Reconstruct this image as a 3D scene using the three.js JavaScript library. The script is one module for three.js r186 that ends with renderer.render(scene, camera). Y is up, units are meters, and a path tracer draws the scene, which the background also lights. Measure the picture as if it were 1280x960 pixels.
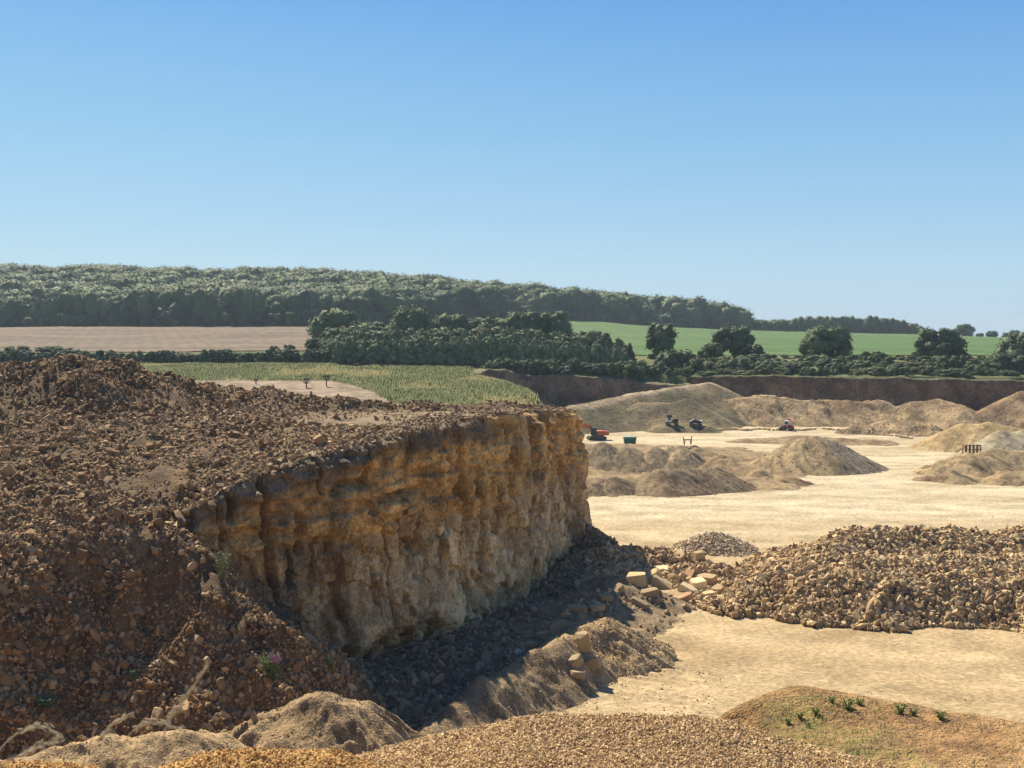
import * as THREE from 'three';
import { ConvexGeometry } from 'three/addons/geometries/ConvexGeometry.js';
import { RoundedBoxGeometry } from 'three/addons/geometries/RoundedBoxGeometry.js';
import { mergeGeometries } from 'three/addons/utils/BufferGeometryUtils.js';

// ------------------------------------------------------------------ camera, sky, sun, exposure
const W = 1024, H = 768;
const scene = new THREE.Scene();
const EYE = 18, FOCAL = 1400;                       // eye height above the quarry floor (m); focal length for a 1280 px wide frame
const PITCH = Math.atan(60 / FOCAL);
const camera = new THREE.PerspectiveCamera(2 * Math.atan(480 / FOCAL) * 180 / Math.PI, W / H, 0.1, 9000);
camera.position.set(0, EYE, 0);
camera.rotation.x = -PITCH;
camera.focus = 75;
camera.userData.fStop = 4.5;
camera.updateMatrixWorld();

const SUN_AZ = 28 * Math.PI / 180, SUN_EL = 44 * Math.PI / 180;   // to the left of straight ahead, above the horizon
const sunDir = new THREE.Vector3(-Math.sin(SUN_AZ) * Math.cos(SUN_EL), Math.sin(SUN_EL), -Math.cos(SUN_AZ) * Math.cos(SUN_EL));
const EXPOSURE = 1.9;
const lerp = (a, b, t) => a + (b - a) * t;
const clamp = (v, a = 0, b = 1) => Math.min(b, Math.max(a, v));
const smooth = (a, b, v) => { const t = clamp((v - a) / (b - a)); return t * t * (3 - 2 * t); };
function curve(pts, x) {                            // piecewise linear through [x, y] points
  if (x <= pts[0][0]) return pts[0][1];
  for (let i = 1; i < pts.length; i++) if (x <= pts[i][0]) return lerp(pts[i - 1][1], pts[i][1], (x - pts[i - 1][0]) / (pts[i][0] - pts[i - 1][0]));
  return pts[pts.length - 1][1];
}
{
  const w = 1024, h = 512, data = new Float32Array(w * h * 4), d = new THREE.Vector3();
  const ramp = [                                     // elevation in degrees, linear radiance of clear summer air
    [-90, [.50, .56, .58]], [-2, [.52, .64, .70]], [0, [.60, .77, .87]], [3, [.52, .74, .88]], [6, [.39, .65, .87]],
    [10, [.27, .545, .84]], [16.7, [.145, .375, .775]], [30, [.060, .19, .49]], [60, [.040, .13, .37]], [90, [.034, .11, .33]]];
  for (let j = 0; j < h; j++) for (let i = 0; i < w; i++) {
    const el = ((j + .5) / h - .5) * Math.PI, az = ((i + .5) / w - .5) * 2 * Math.PI;
    d.set(Math.cos(el) * Math.cos(az), Math.sin(el), Math.cos(el) * Math.sin(az));
    const g = Math.max(0, d.dot(sunDir)), e = el * 180 / Math.PI, k = (j * w + i) * 4;
    const glow = .28 * Math.pow(g, 8) + .10 * Math.pow(g, 2.5) - .05;
    for (let c = 0; c < 3; c++) {
      const v = curve(ramp.map(r => [r[0], r[1][c]]), e);
      data[k + c] = Math.max(0.01, v * (1 + (c === 0 ? 1.15 : c === 1 ? .75 : .3) * glow * 2.2)) / EXPOSURE;
    }
    data[k + 3] = 1;
  }
  const sky = new THREE.DataTexture(data, w, h, THREE.RGBAFormat, THREE.FloatType);
  sky.mapping = THREE.EquirectangularReflectionMapping;
  sky.magFilter = sky.minFilter = THREE.LinearFilter;
  sky.wrapS = THREE.RepeatWrapping;
  sky.needsUpdate = true;
  scene.background = sky;
  scene.environment = sky;
}
const sun = new THREE.DirectionalLight(new THREE.Color().setRGB(1, .885, .69), 4.9);
sun.position.copy(sunDir).multiplyScalar(600).add(new THREE.Vector3(0, 0, -120));
sun.target.position.set(0, 0, -120);
sun.castShadow = true;
sun.shadow.mapSize.set(4096, 4096);
Object.assign(sun.shadow.camera, { left: -220, right: 220, top: 220, bottom: -220, near: 10, far: 1500 });
sun.shadow.radius = 1;
scene.add(sun, sun.target);
scene.fog = new THREE.FogExp2(new THREE.Color().setRGB(.62, .74, .86), 0.00018);

// ------------------------------------------------------------------ noise
function hash3(x, y, z) {
  let h = Math.imul(x | 0, 374761393) ^ Math.imul(y | 0, 668265263) ^ Math.imul(z | 0, 2147483647 - 5040);
  h = Math.imul(h ^ (h >>> 13), 1274126177); h ^= h >>> 16; h = Math.imul(h, 2246822519); h ^= h >>> 13;
  return (h >>> 0) / 4294967296;
}
function rng(seed) { let s = seed >>> 0; return () => { s = (s + 0x6D2B79F5) >>> 0; let t = Math.imul(s ^ (s >>> 15), 1 | s); t = (t + Math.imul(t ^ (t >>> 7), 61 | t)) ^ t; return ((t ^ (t >>> 14)) >>> 0) / 4294967296; }; }
function n2(x, y, s = 0) {                          // value noise, -1..1
  const ix = Math.floor(x), iy = Math.floor(y); let fx = x - ix, fy = y - iy;
  fx = fx * fx * (3 - 2 * fx); fy = fy * fy * (3 - 2 * fy);
  return lerp(lerp(hash3(ix, iy, s), hash3(ix + 1, iy, s), fx), lerp(hash3(ix, iy + 1, s), hash3(ix + 1, iy + 1, s), fx), fy) * 2 - 1;
}
function fbm(x, y, o = 4, s = 0) { let v = 0, a = .5; for (let i = 0; i < o; i++) { v += a * n2(x, y, s + i * 17); x = x * 2.03 + 11.3; y = y * 2.03 + 7.7; a *= .5; } return v; }
function ridged(x, y, o = 3, s = 0) { let v = 0, a = .5; for (let i = 0; i < o; i++) { v += a * (1 - Math.abs(n2(x, y, s + i * 13)) * 2); x = x * 2.1 + 3.1; y = y * 2.1 + 5.9; a *= .5; } return v; }
function cells(x, y, s = 0, jit = .8) {             // blocky cells: id, distance to the edge
  const ix = Math.floor(x), iy = Math.floor(y); let f1 = 9, f2 = 9, id = 0;
  for (let j = -1; j <= 1; j++) for (let i = -1; i <= 1; i++) {
    const cx = ix + i, cy = iy + j;
    const px = cx + .5 + (hash3(cx, cy, s) - .5) * jit, py = cy + .5 + (hash3(cx, cy, s + 1) - .5) * jit;
    const dx = Math.abs(x - px), dy = Math.abs(y - py), d = Math.max(dx, dy) * .65 + (dx + dy) * .35;
    if (d < f1) { f2 = f1; f1 = d; id = hash3(cx, cy, s + 2); } else if (d < f2) f2 = d;
  }
  return { id, edge: f2 - f1 };
}
function tn(x, y, p, s) {                           // tileable value noise with period p
  const ix = Math.floor(x), iy = Math.floor(y); let fx = x - ix, fy = y - iy; fx = fx * fx * (3 - 2 * fx); fy = fy * fy * (3 - 2 * fy);
  const w = v => ((v % p) + p) % p;
  return lerp(lerp(hash3(w(ix), w(iy), s), hash3(w(ix + 1), w(iy), s), fx), lerp(hash3(w(ix), w(iy + 1), s), hash3(w(ix + 1), w(iy + 1), s), fx), fy) * 2 - 1;
}

// ------------------------------------------------------------------ materials
function tex(size, fn, srgb) {
  const data = new Uint8Array(size * size * 4);
  for (let j = 0; j < size; j++) for (let i = 0; i < size; i++) {
    const v = fn(i / size, j / size), k = (j * size + i) * 4;
    if (typeof v === 'number') data[k] = data[k + 1] = data[k + 2] = clamp(v) * 255; else for (let c = 0; c < 3; c++) data[k + c] = clamp(v[c]) * 255;
    data[k + 3] = 255;
  }
  const t = new THREE.DataTexture(data, size, size);
  t.wrapS = t.wrapT = THREE.RepeatWrapping; t.magFilter = THREE.LinearFilter; t.minFilter = THREE.LinearMipmapLinearFilter; t.generateMipmaps = true;
  if (srgb) t.colorSpace = THREE.SRGBColorSpace;
  t.needsUpdate = true;
  return t;
}
function rep(t, r) { const c = t.clone(); c.repeat.set(r, r); c.needsUpdate = true; return c; }
const grainHeight = tex(512, (u, v) => .5 + .2 * tn(u * 24, v * 24, 24, 1) + .2 * tn(u * 70, v * 70, 70, 2) + .2 * tn(u * 190, v * 190, 190, 3));
const grainColor = tex(512, (u, v) => {
  const a = .16 * tn(u * 9, v * 9, 9, 4) + .13 * tn(u * 40, v * 40, 40, 5) + .16 * tn(u * 130, v * 130, 130, 6);
  return [.86 + a, .855 + a * 1.02, .845 + a * 1.06];
}, true);
const dustColor = tex(1024, (u, v) => {             // trodden limestone dust: pale flecks and scuffs, darker damp crumbs
  const p = tn(u * 18, v * 40, 2 * 18, 8) * .5 + tn(u * 60, v * 110, 120, 9) * .5;
  const b = .09 * tn(u * 7, v * 9, 63, 10) + .10 * tn(u * 90, v * 90, 90, 11) + .05 * tn(u * 300, v * 300, 300, 12);
  const fleck = smooth(.38, .62, p) * .12, dark = smooth(.55, .8, tn(u * 120, v * 150, 600, 13)) * -.09;
  const a = b + fleck + dark; return [.87 + a, .865 + a * 1.02, .85 + a * 1.12];
}, true);
const rockHeight = tex(512, (u, v) => .5 + .22 * tn(u * 10, v * 10, 10, 21) + .2 * tn(u * 32, v * 32, 32, 22) + .16 * tn(u * 90, v * 90, 90, 23));
const M = {};
function earth(name, bump, scale, rough = 1, map = grainColor, bm = grainHeight, mapScale = scale) {
  const m = new THREE.MeshStandardMaterial({ vertexColors: true, roughness: rough, metalness: 0, map: rep(map, mapScale), bumpMap: rep(bm, scale), bumpScale: bump, side: THREE.DoubleSide });
  m.name = name; return M[name] = m;
}
earth('floor', .03, 1 / 9, 1, dustColor, grainHeight, 1 / 17);
earth('cliff', .09, 1 / 3.1, 1, grainColor, rockHeight, 1 / 5.3);
earth('soil', .08, 1 / 3.7);
earth('sand', .06, 1 / 4.3);
earth('far', .22, 1 / 15);
earth('gravelbed', .02, 1 / 1.3);
function flat(name, r, g, b, rough = .9, extra = {}) { return M[name] = Object.assign(new THREE.MeshStandardMaterial({ color: new THREE.Color().setRGB(r, g, b), roughness: rough, ...extra }), { name }); }
M.stone = new THREE.MeshStandardMaterial({ color: 0xffffff, roughness: .95, flatShading: true }); M.stone.name = 'stone';
const stoneTones = {}, stoneBump = rep(rockHeight, .5);
function stoneTone(r, g, b) { const k = [r, g, b].map(v => v.toFixed(3)).join(); return stoneTones[k] ||= Object.assign(new THREE.MeshStandardMaterial({ color: new THREE.Color().setRGB(r, g, b), roughness: .95, flatShading: true, bumpMap: stoneBump, bumpScale: .03 }), { name: 'stone_tone' }); }

// ------------------------------------------------------------------ scene bookkeeping
const taken = {};
function numbered(n) { taken[n] = (taken[n] || 0) + 1; return taken[n] === 1 ? n : n + '_' + String(taken[n] - 1).padStart(3, '0'); }
function shade(o) { o.traverse(c => { if (c.isMesh) { c.castShadow = true; c.receiveShadow = true; } }); return o; }
function thing(o, name, label, category, group) { o.name = numbered(name); o.userData.label = label; o.userData.category = category; if (group) o.userData.group = group; scene.add(shade(o)); return o; }
function structure(o, name, label) { o.name = name; o.userData.kind = 'structure'; if (label) o.userData.label = label; scene.add(shade(o)); return o; }
function stuff(o, name, label, category) { o.name = name; o.userData.kind = 'stuff'; if (label) o.userData.label = label; if (category) o.userData.category = category; scene.add(shade(o)); return o; }
function part(parent, name, geo, mat, label) { const m = new THREE.Mesh(geo, mat); m.name = name; if (label) m.userData.label = label; m.castShadow = m.receiveShadow = true; parent.add(m); return m; }
// the photograph measured: the point seen at a pixel of the 1280 x 960 frame at a given distance ahead, or on level ground of height h
function at(px, py, d) { const k = Math.cos(PITCH), s = Math.sin(PITCH), x = (px - 640) / FOCAL, y = -(py - 480) / FOCAL; const yy = y * k - s, zz = y * s + k; return new THREE.Vector3(x / zz * d, EYE + yy / zz * d, -d); }
function onGround(px, py, h = 0) { const a = at(px, py, 1), d = (EYE - h) / (EYE - a.y); return at(px, py, d); }

// ------------------------------------------------------------------ generic builders
function grid(us, vs, fn, uvFn, strict) {             // fn(u, v) -> {p:[x,y,z], c:[r,g,b]}
  const nu = us.length, nv = vs.length, pos = new Float32Array(nu * nv * 3), col = new Float32Array(nu * nv * 3), uv = new Float32Array(nu * nv * 2), ok = new Uint8Array(nu * nv), idx = [];
  for (let j = 0; j < nv; j++) for (let i = 0; i < nu; i++) {
    const k = j * nu + i, q = fn(us[i], vs[j]);
    pos.set(q.p, k * 3); col.set(q.c, k * 3); uv.set(q.uv || (uvFn ? uvFn(us[i], vs[j]) : [q.p[0], q.p[2]]), k * 2); ok[k] = q.skip ? 0 : 1;
  }
  for (let j = 0; j < nv - 1; j++) for (let i = 0; i < nu - 1; i++) {
    const a = j * nu + i, b = a + 1, c = a + nu, d = c + 1;
    if (strict ? !(ok[a] & ok[b] & ok[c] & ok[d]) : !(ok[a] | ok[b] | ok[c] | ok[d])) continue;
    idx.push(a, c, b, b, c, d);
  }
  const g = new THREE.BufferGeometry();
  g.setAttribute('position', new THREE.BufferAttribute(pos, 3)); g.setAttribute('color', new THREE.BufferAttribute(col, 3)); g.setAttribute('uv', new THREE.BufferAttribute(uv, 2));
  g.setIndex(idx); g.computeVertexNormals();
  return g;
}
function span(...a) { const out = []; for (let i = 0; i + 2 < a.length; i += 2) { const x0 = a[i], st = a[i + 1], x1 = a[i + 2], n = Math.max(1, Math.round((x1 - x0) / st)); for (let k = 0; k < n; k++) out.push(x0 + (x1 - x0) * k / n); } out.push(a[a.length - 1]); return out; }
const mix3 = (a, b, t) => [lerp(a[0], b[0], t), lerp(a[1], b[1], t), lerp(a[2], b[2], t)];
const ochreTint = c => [c[0] * 1.04, c[1] * .965, c[2] * .80];
const mul3 = (a, k) => [a[0] * k, a[1] * k, a[2] * k];

function makeRock(seed, n = 11, sx = 1, sy = .75, sz = .85) {      // an angular broken stone, about 1 across
  const r = rng(seed), pts = [];
  for (let i = 0; i < n; i++) {
    const y = 1 - 2 * (i + .5) / n, a = i * 2.4 + r() * .9, q = Math.sqrt(1 - y * y), k = .42 + r() * .16;
    pts.push(new THREE.Vector3(Math.cos(a) * q * k * sx, y * k * sy, Math.sin(a) * q * k * sz));
  }
  return rockUv(new ConvexGeometry(pts));
}
function makeBlock(seed, sx, sy, sz, ch = .08) {                   // a squarish quarried block with broken arrises
  const r = rng(seed), pts = [];
  for (const x of [-1, 1]) for (const y of [-1, 1]) for (const z of [-1, 1]) {
    const jx = sx / 2 * (1 - r() * .26), jy = sy / 2 * (1 - r() * .3), jz = sz / 2 * (1 - r() * .26), c = ch * (.4 + 1.4 * r());
    pts.push(new THREE.Vector3(x * (jx - c), y * jy, z * jz), new THREE.Vector3(x * jx, y * (jy - c), z * jz), new THREE.Vector3(x * jx, y * jy, z * (jz - c)));
  }
  return rockUv(new ConvexGeometry(pts));
}
function rockUv(g) { const p = g.attributes.position, n = g.attributes.normal, uv = new Float32Array(p.count * 2); for (let i = 0; i < p.count; i++) { const ax = Math.abs(n.getX(i)), ay = Math.abs(n.getY(i)), az = Math.abs(n.getZ(i)); if (ay >= ax && ay >= az) uv.set([p.getX(i), p.getZ(i)], i * 2); else if (ax >= az) uv.set([p.getZ(i), p.getY(i)], i * 2); else uv.set([p.getX(i), p.getY(i)], i * 2); } g.setAttribute('uv', new THREE.BufferAttribute(uv, 2)); return g; }
const ROCKS = [], PEBBLES = [];
for (let i = 0; i < 7; i++) ROCKS.push(makeRock(100 + i, 10 + (i % 4) * 2, 1 + .25 * (i % 3), .62 + .1 * (i % 4), .8 + .1 * (i % 2)));
for (let i = 0; i < 4; i++) ROCKS.push(makeBlock(140 + i, .95, .5 + .1 * i, .7, .07));
for (let i = 0; i < 4; i++) PEBBLES.push(makeRock(160 + i, 8 + i, 1.1, .75, .85));

// stones strewn on a height function; the biggest `singles` become named parts, the others one mass of stuff
function strew({ parent, seed, n, sample, size, tones, singles = 0, name = 'rock', mass = 'rubble', sink = .25, shapes = ROCKS, seen }) {
  const r = rng(seed), list = [], warm = tones.map(ochreTint);
  for (let i = 0; i < n; i++) {
    const p = sample(r, i); if (!p) continue;
    const s = size(r, p), t = warm[Math.floor(r() * warm.length)], k = .8 + r() * .4;
    list.push({ p, s, t0: t, kq: Math.round(k * 8) / 8, t: [t[0] * k, t[1] * k, t[2] * k], q: new THREE.Quaternion().setFromEuler(new THREE.Euler(r() * 6.3, r() * 6.3, r() * 6.3)), f: [.8 + r() * .75, .65 + r() * .45, .8 + r() * .4], g: Math.floor(r() * shapes.length), rank: seen ? seen(p, s) : s });
  }
  list.sort((a, b) => b.rank - a.rank);
  const m4 = new THREE.Matrix4(), c = new THREE.Color();
  const put = e => m4.compose(new THREE.Vector3(e.p[0], e.p[1] + e.s * (.3 - sink), e.p[2]), e.q, new THREE.Vector3(e.s * e.f[0], e.s * e.f[1], e.s * e.f[2]));
  for (const e of list.slice(0, singles)) {
    const o = part(parent, name, shapes[e.g], stoneTone(...e.t0.map(v => v * e.kq)));
    put(e); m4.decompose(o.position, o.quaternion, o.scale);
  }
  const rest = list.slice(singles);
  shapes.forEach((geo, gi) => {
    const mine = rest.filter(e => e.g === gi); if (!mine.length) return;
    const im = new THREE.InstancedMesh(geo, M.stone, mine.length);
    mine.forEach((e, i) => { im.setMatrixAt(i, put(e)); im.setColorAt(i, c.setRGB(...e.t)); });
    im.name = mass; im.userData.kind = 'stuff'; im.castShadow = im.receiveShadow = true;
    parent.add(im);
  });
}
// a heap: the upper envelope of sloping ridges  [x0, d0, h0, x1, d1, h1, slope]  standing on a base level
function ridgeHeight(segs, x, d, round = .35) {
  let best = -99, sum = 0, k = 1 / round; const hs = [];
  for (const [x0, d0, h0, x1, d1, h1, sl] of segs) {
    const vx = x1 - x0, vd = d1 - d0, L = vx * vx + vd * vd, t = L ? clamp(((x - x0) * vx + (d - d0) * vd) / L) : 0;
    const q = Math.hypot(x - x0 - vx * t, d - d0 - vd * t), h = lerp(h0, h1, t) - sl * (Math.sqrt(q * q + .5 * round) - Math.sqrt(.5 * round));
    if (h > best) best = h; hs.push(h);
  }
  for (const h of hs) sum += Math.exp((h - best) * k);
  return best + Math.log(sum) / k;
}
function heapFn({ segs, base = 0, round = .3, rough = .12, freq = .5, rill = 0, seed = 0, back }) {
  return (x, d) => {
    let h = ridgeHeight(segs, x, d, round);
    if (back) h -= back[1] * Math.max(0, d - back[0]);
    h += rough * 2 * fbm(x * freq, d * freq, 4, seed) + rough * .5 * fbm(x * freq * 5, d * freq * 5, 3, seed + 5);
    if (rill) {                                      // runnels down the slope
      let ang = 0, bd = 1e9; for (const s of segs) { const cx = (s[0] + s[3]) / 2, cd = (s[1] + s[4]) / 2, q = Math.hypot(x - cx, d - cd); if (q < bd) { bd = q; ang = Math.atan2(d - cd, x - cx) * (2 + bd * .15); } }
      h += rill * (ridged(ang * 2.2 + x * .35, bd * .12 + seed, 3, seed + 9) - .3) * smooth(.3, 2, bd);
    }
    return h;
  };
}
function heap({ name, label, category = 'stockpile', group, segs, base = 0, res = .3, colors: plain, colFreq = .4, mat = M.sand, pad = 1, box, paint, ...o }) {
  const f = heapFn({ segs, base, ...o }), colors = plain.map(ochreTint);
  let x0 = 1e9, x1 = -1e9, d0 = 1e9, d1 = -1e9;
  for (const s of segs) for (const [x, d, h] of [[s[0], s[1], s[2]], [s[3], s[4], s[5]]]) { const R = (h - base) / s[6] + pad; x0 = Math.min(x0, x - R); x1 = Math.max(x1, x + R); d0 = Math.min(d0, d - R); d1 = Math.max(d1, d + R); }
  if (box) [x0, x1, d0, d1] = box;
  const seed = o.seed || 0;
  const geo = grid(span(x0, res, x1), span(d0, res, d1), (x, d) => {
    const h = f(x, d), t = clamp(.5 + fbm(x * colFreq, d * colFreq, 4, seed + 31) * 1.4);
    const n = colors.length - 1, u = t * n, i = Math.min(n - 1, Math.floor(u));
    return { p: [x, Math.max(h, base - .4), -d], c: (paint || ((a, b, c) => c))(x, d, n ? mix3(colors[i], colors[i + 1], u - i) : colors[0]), skip: h < base - .3 };
  });
  const g = new THREE.Group(); part(g, 'body', geo, mat);
  thing(g, name, label, category, group);
  g.userData.height = undefined;
  return { g, f, box: [x0, x1, d0, d1], base };
}
function onHeap(hp, area) {                          // random points of a heap's surface
  const [x0, x1, d0, d1] = area || hp.box;
  return r => { const x = lerp(x0, x1, r()), d = lerp(d0, d1, r()), h = hp.f(x, d); return h > hp.base - .02 ? [x, h, -d] : null; };
}

// ------------------------------------------------------------------ the land
const leftLand = [[100, 0], [120, 1], [200, 5.6], [265, 10.4], [285, 11.6], [300, 13.9], [550, 22.6], [700, 26], [900, 27], [1500, 20], [4000, 12]];
const rightLand = [[100, 4], [245, 8.7], [262, 9.3], [275, 10.4], [290, 12.0], [300, 12.6], [700, 23.6], [800, 23], [1200, 17.5], [4000, 12]];
const hillUp = [[-900, 20], [-600, 25], [-366, 24], [-166, 21.5], [-80, 17], [6, 11], [91, 4], [150, 0]];
const pitLeft = d => curve([[100, 0], [190, 1], [215, 3], [240, -3], [255, -9], [262, -12]], d);
const pitBack = x => curve([[-8, 256], [10, 259], [29, 258], [46, 248], [110, 243], [180, 238]], x);
function landRaw(x, d) {
  let y = lerp(curve(leftLand, d), curve(rightLand, d), smooth(-70, 40, x));
  y -= clamp((x - 37) * .0238 * clamp((d - 300) / 400), 0, 9);
  y += smooth(555, 840, d) * curve(hillUp, x);
  y += fbm(x * .02, d * .02, 3, 77) * 1.2 * smooth(240, 400, d) + fbm(x * .1, d * .1, 2, 78) * .25;
  return y;
}
function land(x, d) {
  const inPit = Math.min(smooth(0, 6, x - pitLeft(d)), 1 - smooth(1, 5, d - pitBack(x)), 1 - smooth(168, 185, x));
  return lerp(landRaw(x, d), -1.2, inPit);
}
{
  const xs = span(-1800, 60, -420, 14, -120, 5, -30, 2.5, 60, 5, 200, 14, 520, 60, 1800), ds = span(110, 5, 190, 2.5, 310, 9, 900, 40, 1500, 250, 4000);
  const geo = grid(xs, ds, (x, d) => {
    const a = clamp(.5 + fbm(x * .05, d * .05, 4, 5) * 1.5), b = clamp(.5 + fbm(x * .4, d * .4, 2, 6) * 1.3);
    let c = mix3([.115, .15, .042], [.215, .215, .075], a * .6 + b * .4);
    return { p: [x, land(x, d), -d], c };
  });
  structure(new THREE.Mesh(geo, M.far), 'terrain', 'rolling grassland round the quarry pit');
}
function overlay(name, label, u, v, xd, up, col, mat) {
  const geo = grid(u, v, (a, b) => { const [x, d] = xd(a, b); return { p: [x, land(x, d) + up, -d], c: col(x, d) }; });
  return structure(new THREE.Mesh(geo, mat), name, label);
}
overlay('stubble_field', 'dry brown stubble field below the wood', span(0, .02, 1), span(299, 4, 549), (a, d) => [lerp(-.75 * d, -.172 * d + 3 * fbm(d * .1, 3, 2, 9), a), d + 2.5 * fbm(a * 30, 1, 2, 8) * smooth(540, 549, d)], .2,
  (x, d) => mix3([.17, .122, .076], [.245, .18, .115], clamp(.5 + fbm(x * .012, d * .06, 4, 51) * 1.7)), M.far);
overlay('crop_field', 'bright green crop field rising to the far wood', span(0, .012, 1), span(303, 5, 704), (a, d) => [lerp(-30, 470, a), d], .2,
  (x, d) => mix3([.07, .165, .026], [.105, .21, .04], clamp(.5 + fbm(x * .01, d * .045, 4, 52) * 1.6)), M.far);

// quarry floor
const trackBand = (x, d) => {                        // lanes worn pale by traffic
  const lane1 = Math.exp(-Math.pow((d - (112 + .10 * x + 2 * Math.sin(x * .08))) / 5, 2)), lane2 = Math.exp(-Math.pow((x - (curve([[60, 14], [110, 30], [125, 40], [150, 46], [180, 50], [215, 44]], d))) / 5, 2)) * smooth(100, 125, d);
  return clamp(Math.max(lane1, lane2));
};
function floorY(x, d) {
  let y = .12 * fbm(x * .12, d * .12, 3, 61) + .035 * fbm(x * .9, d * .9, 3, 62);
  const rut = smooth(5, 2, Math.hypot((x - 7.6) / 1.1, (d - 57.5) / 1.0)) ;   // churned ground where machines have turned
  if (rut > 0) { const u = x * .55 + d * .83, w = x * .83 - d * .55; y += rut * (.05 * Math.sin(u * 7 + 2.6 * n2(u * .4, w * .4, 3)) * smooth(-.25, .3, n2(u * .5 + 3, w * .35, 64)) + .07 * fbm(x * 2.2, d * 2.2, 3, 65)); }
  y += .05 * trackBand(x, d) * Math.sin((d + .35 * x) * 2.6 + 2 * n2(x * .1, d * .1, 5)) * .6;
  return y;
}
{
  const xs = span(-60, 2, -10, .22, 40, 1, 175), ds = span(22, 1, 46, .22, 82, .5, 130, 1.2, 262);
  const geo = grid(xs, ds, (x, d) => {
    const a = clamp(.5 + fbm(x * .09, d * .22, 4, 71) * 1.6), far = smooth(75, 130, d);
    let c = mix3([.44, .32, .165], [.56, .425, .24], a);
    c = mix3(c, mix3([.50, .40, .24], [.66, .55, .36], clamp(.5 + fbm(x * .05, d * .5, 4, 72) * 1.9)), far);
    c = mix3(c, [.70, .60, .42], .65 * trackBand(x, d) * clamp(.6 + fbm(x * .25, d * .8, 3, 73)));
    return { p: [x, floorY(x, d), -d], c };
  });
  structure(new THREE.Mesh(geo, M.floor), 'quarry_floor', 'pale dusty limestone quarry floor');
}

// the bank that the viewer stands on, with the soil bench to the right
const bankProfile = [[-60, 16.4], [0, 16.4], [6, 15.3], [14, 12.2], [16.5, 11.85], [18, 11], [40, -8]];
function bankY(x, d) {
  let y = curve(bankProfile, d) - 1.5 * smooth(3, 4.6, x) * smooth(9, 14, d) - .9 * smooth(.2, -1.6, x) * smooth(10.5, 14, d);
  const edge = curve([[3, 21.2], [4.3, 22.4], [6, 23.2], [7.4, 23.1], [8, 22.9], [10, 21.6], [30, 19]], x);
  const bench = 10.45 + .3 * Math.exp(-Math.pow((x - 6.1) / 1.3, 2)) * smooth(21, 23, d) - Math.max(0, d - edge) * .95 + .05 * (22 - d) - .6 * Math.exp(-(Math.pow((x - 4.2) / .55, 2) + Math.pow((d - 21.4) / .7, 2)));
  y = lerp(y, Math.max(y, bench), smooth(2.2, 3.6, x));
  const w1 = .035 * Math.sin((x * .75 - d * .66) * 5.2 + n2(x, d, 4)) * smooth(0, .35, n2(x * .4, d * .4, 81)) * smooth(3, 5, x);
  return y + .10 * fbm(x * .6, d * .6, 4, 82) + .03 * fbm(x * 4, d * 4, 3, 83) + w1;
}
{
  const geo = grid(span(-45, 1.5, -8, .25, 2, .075, 14, .4, 50), span(-30, 2, 2, .35, 14, .075, 24, .4, 40), (x, d) => {
    const a = clamp(.5 + fbm(x * .5, d * .5, 4, 84) * 1.7), g = smooth(.0, .5, fbm(x * .7, d * .7, 3, 85) + .35 * Math.exp(-Math.pow((x - 5.5) / 1.4, 2)) - .1);
    let c = mix3([.34, .19, .07], [.47, .295, .12], a);
    c = mix3(c, [.24, .185, .06], g * .6 * smooth(8.5, 7, x));
    return { p: [x, bankY(x, d), -d], c };
  });
  structure(new THREE.Mesh(geo, M.soil), 'near_bank', 'brown soil bank and bench in the foreground');
}

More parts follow.
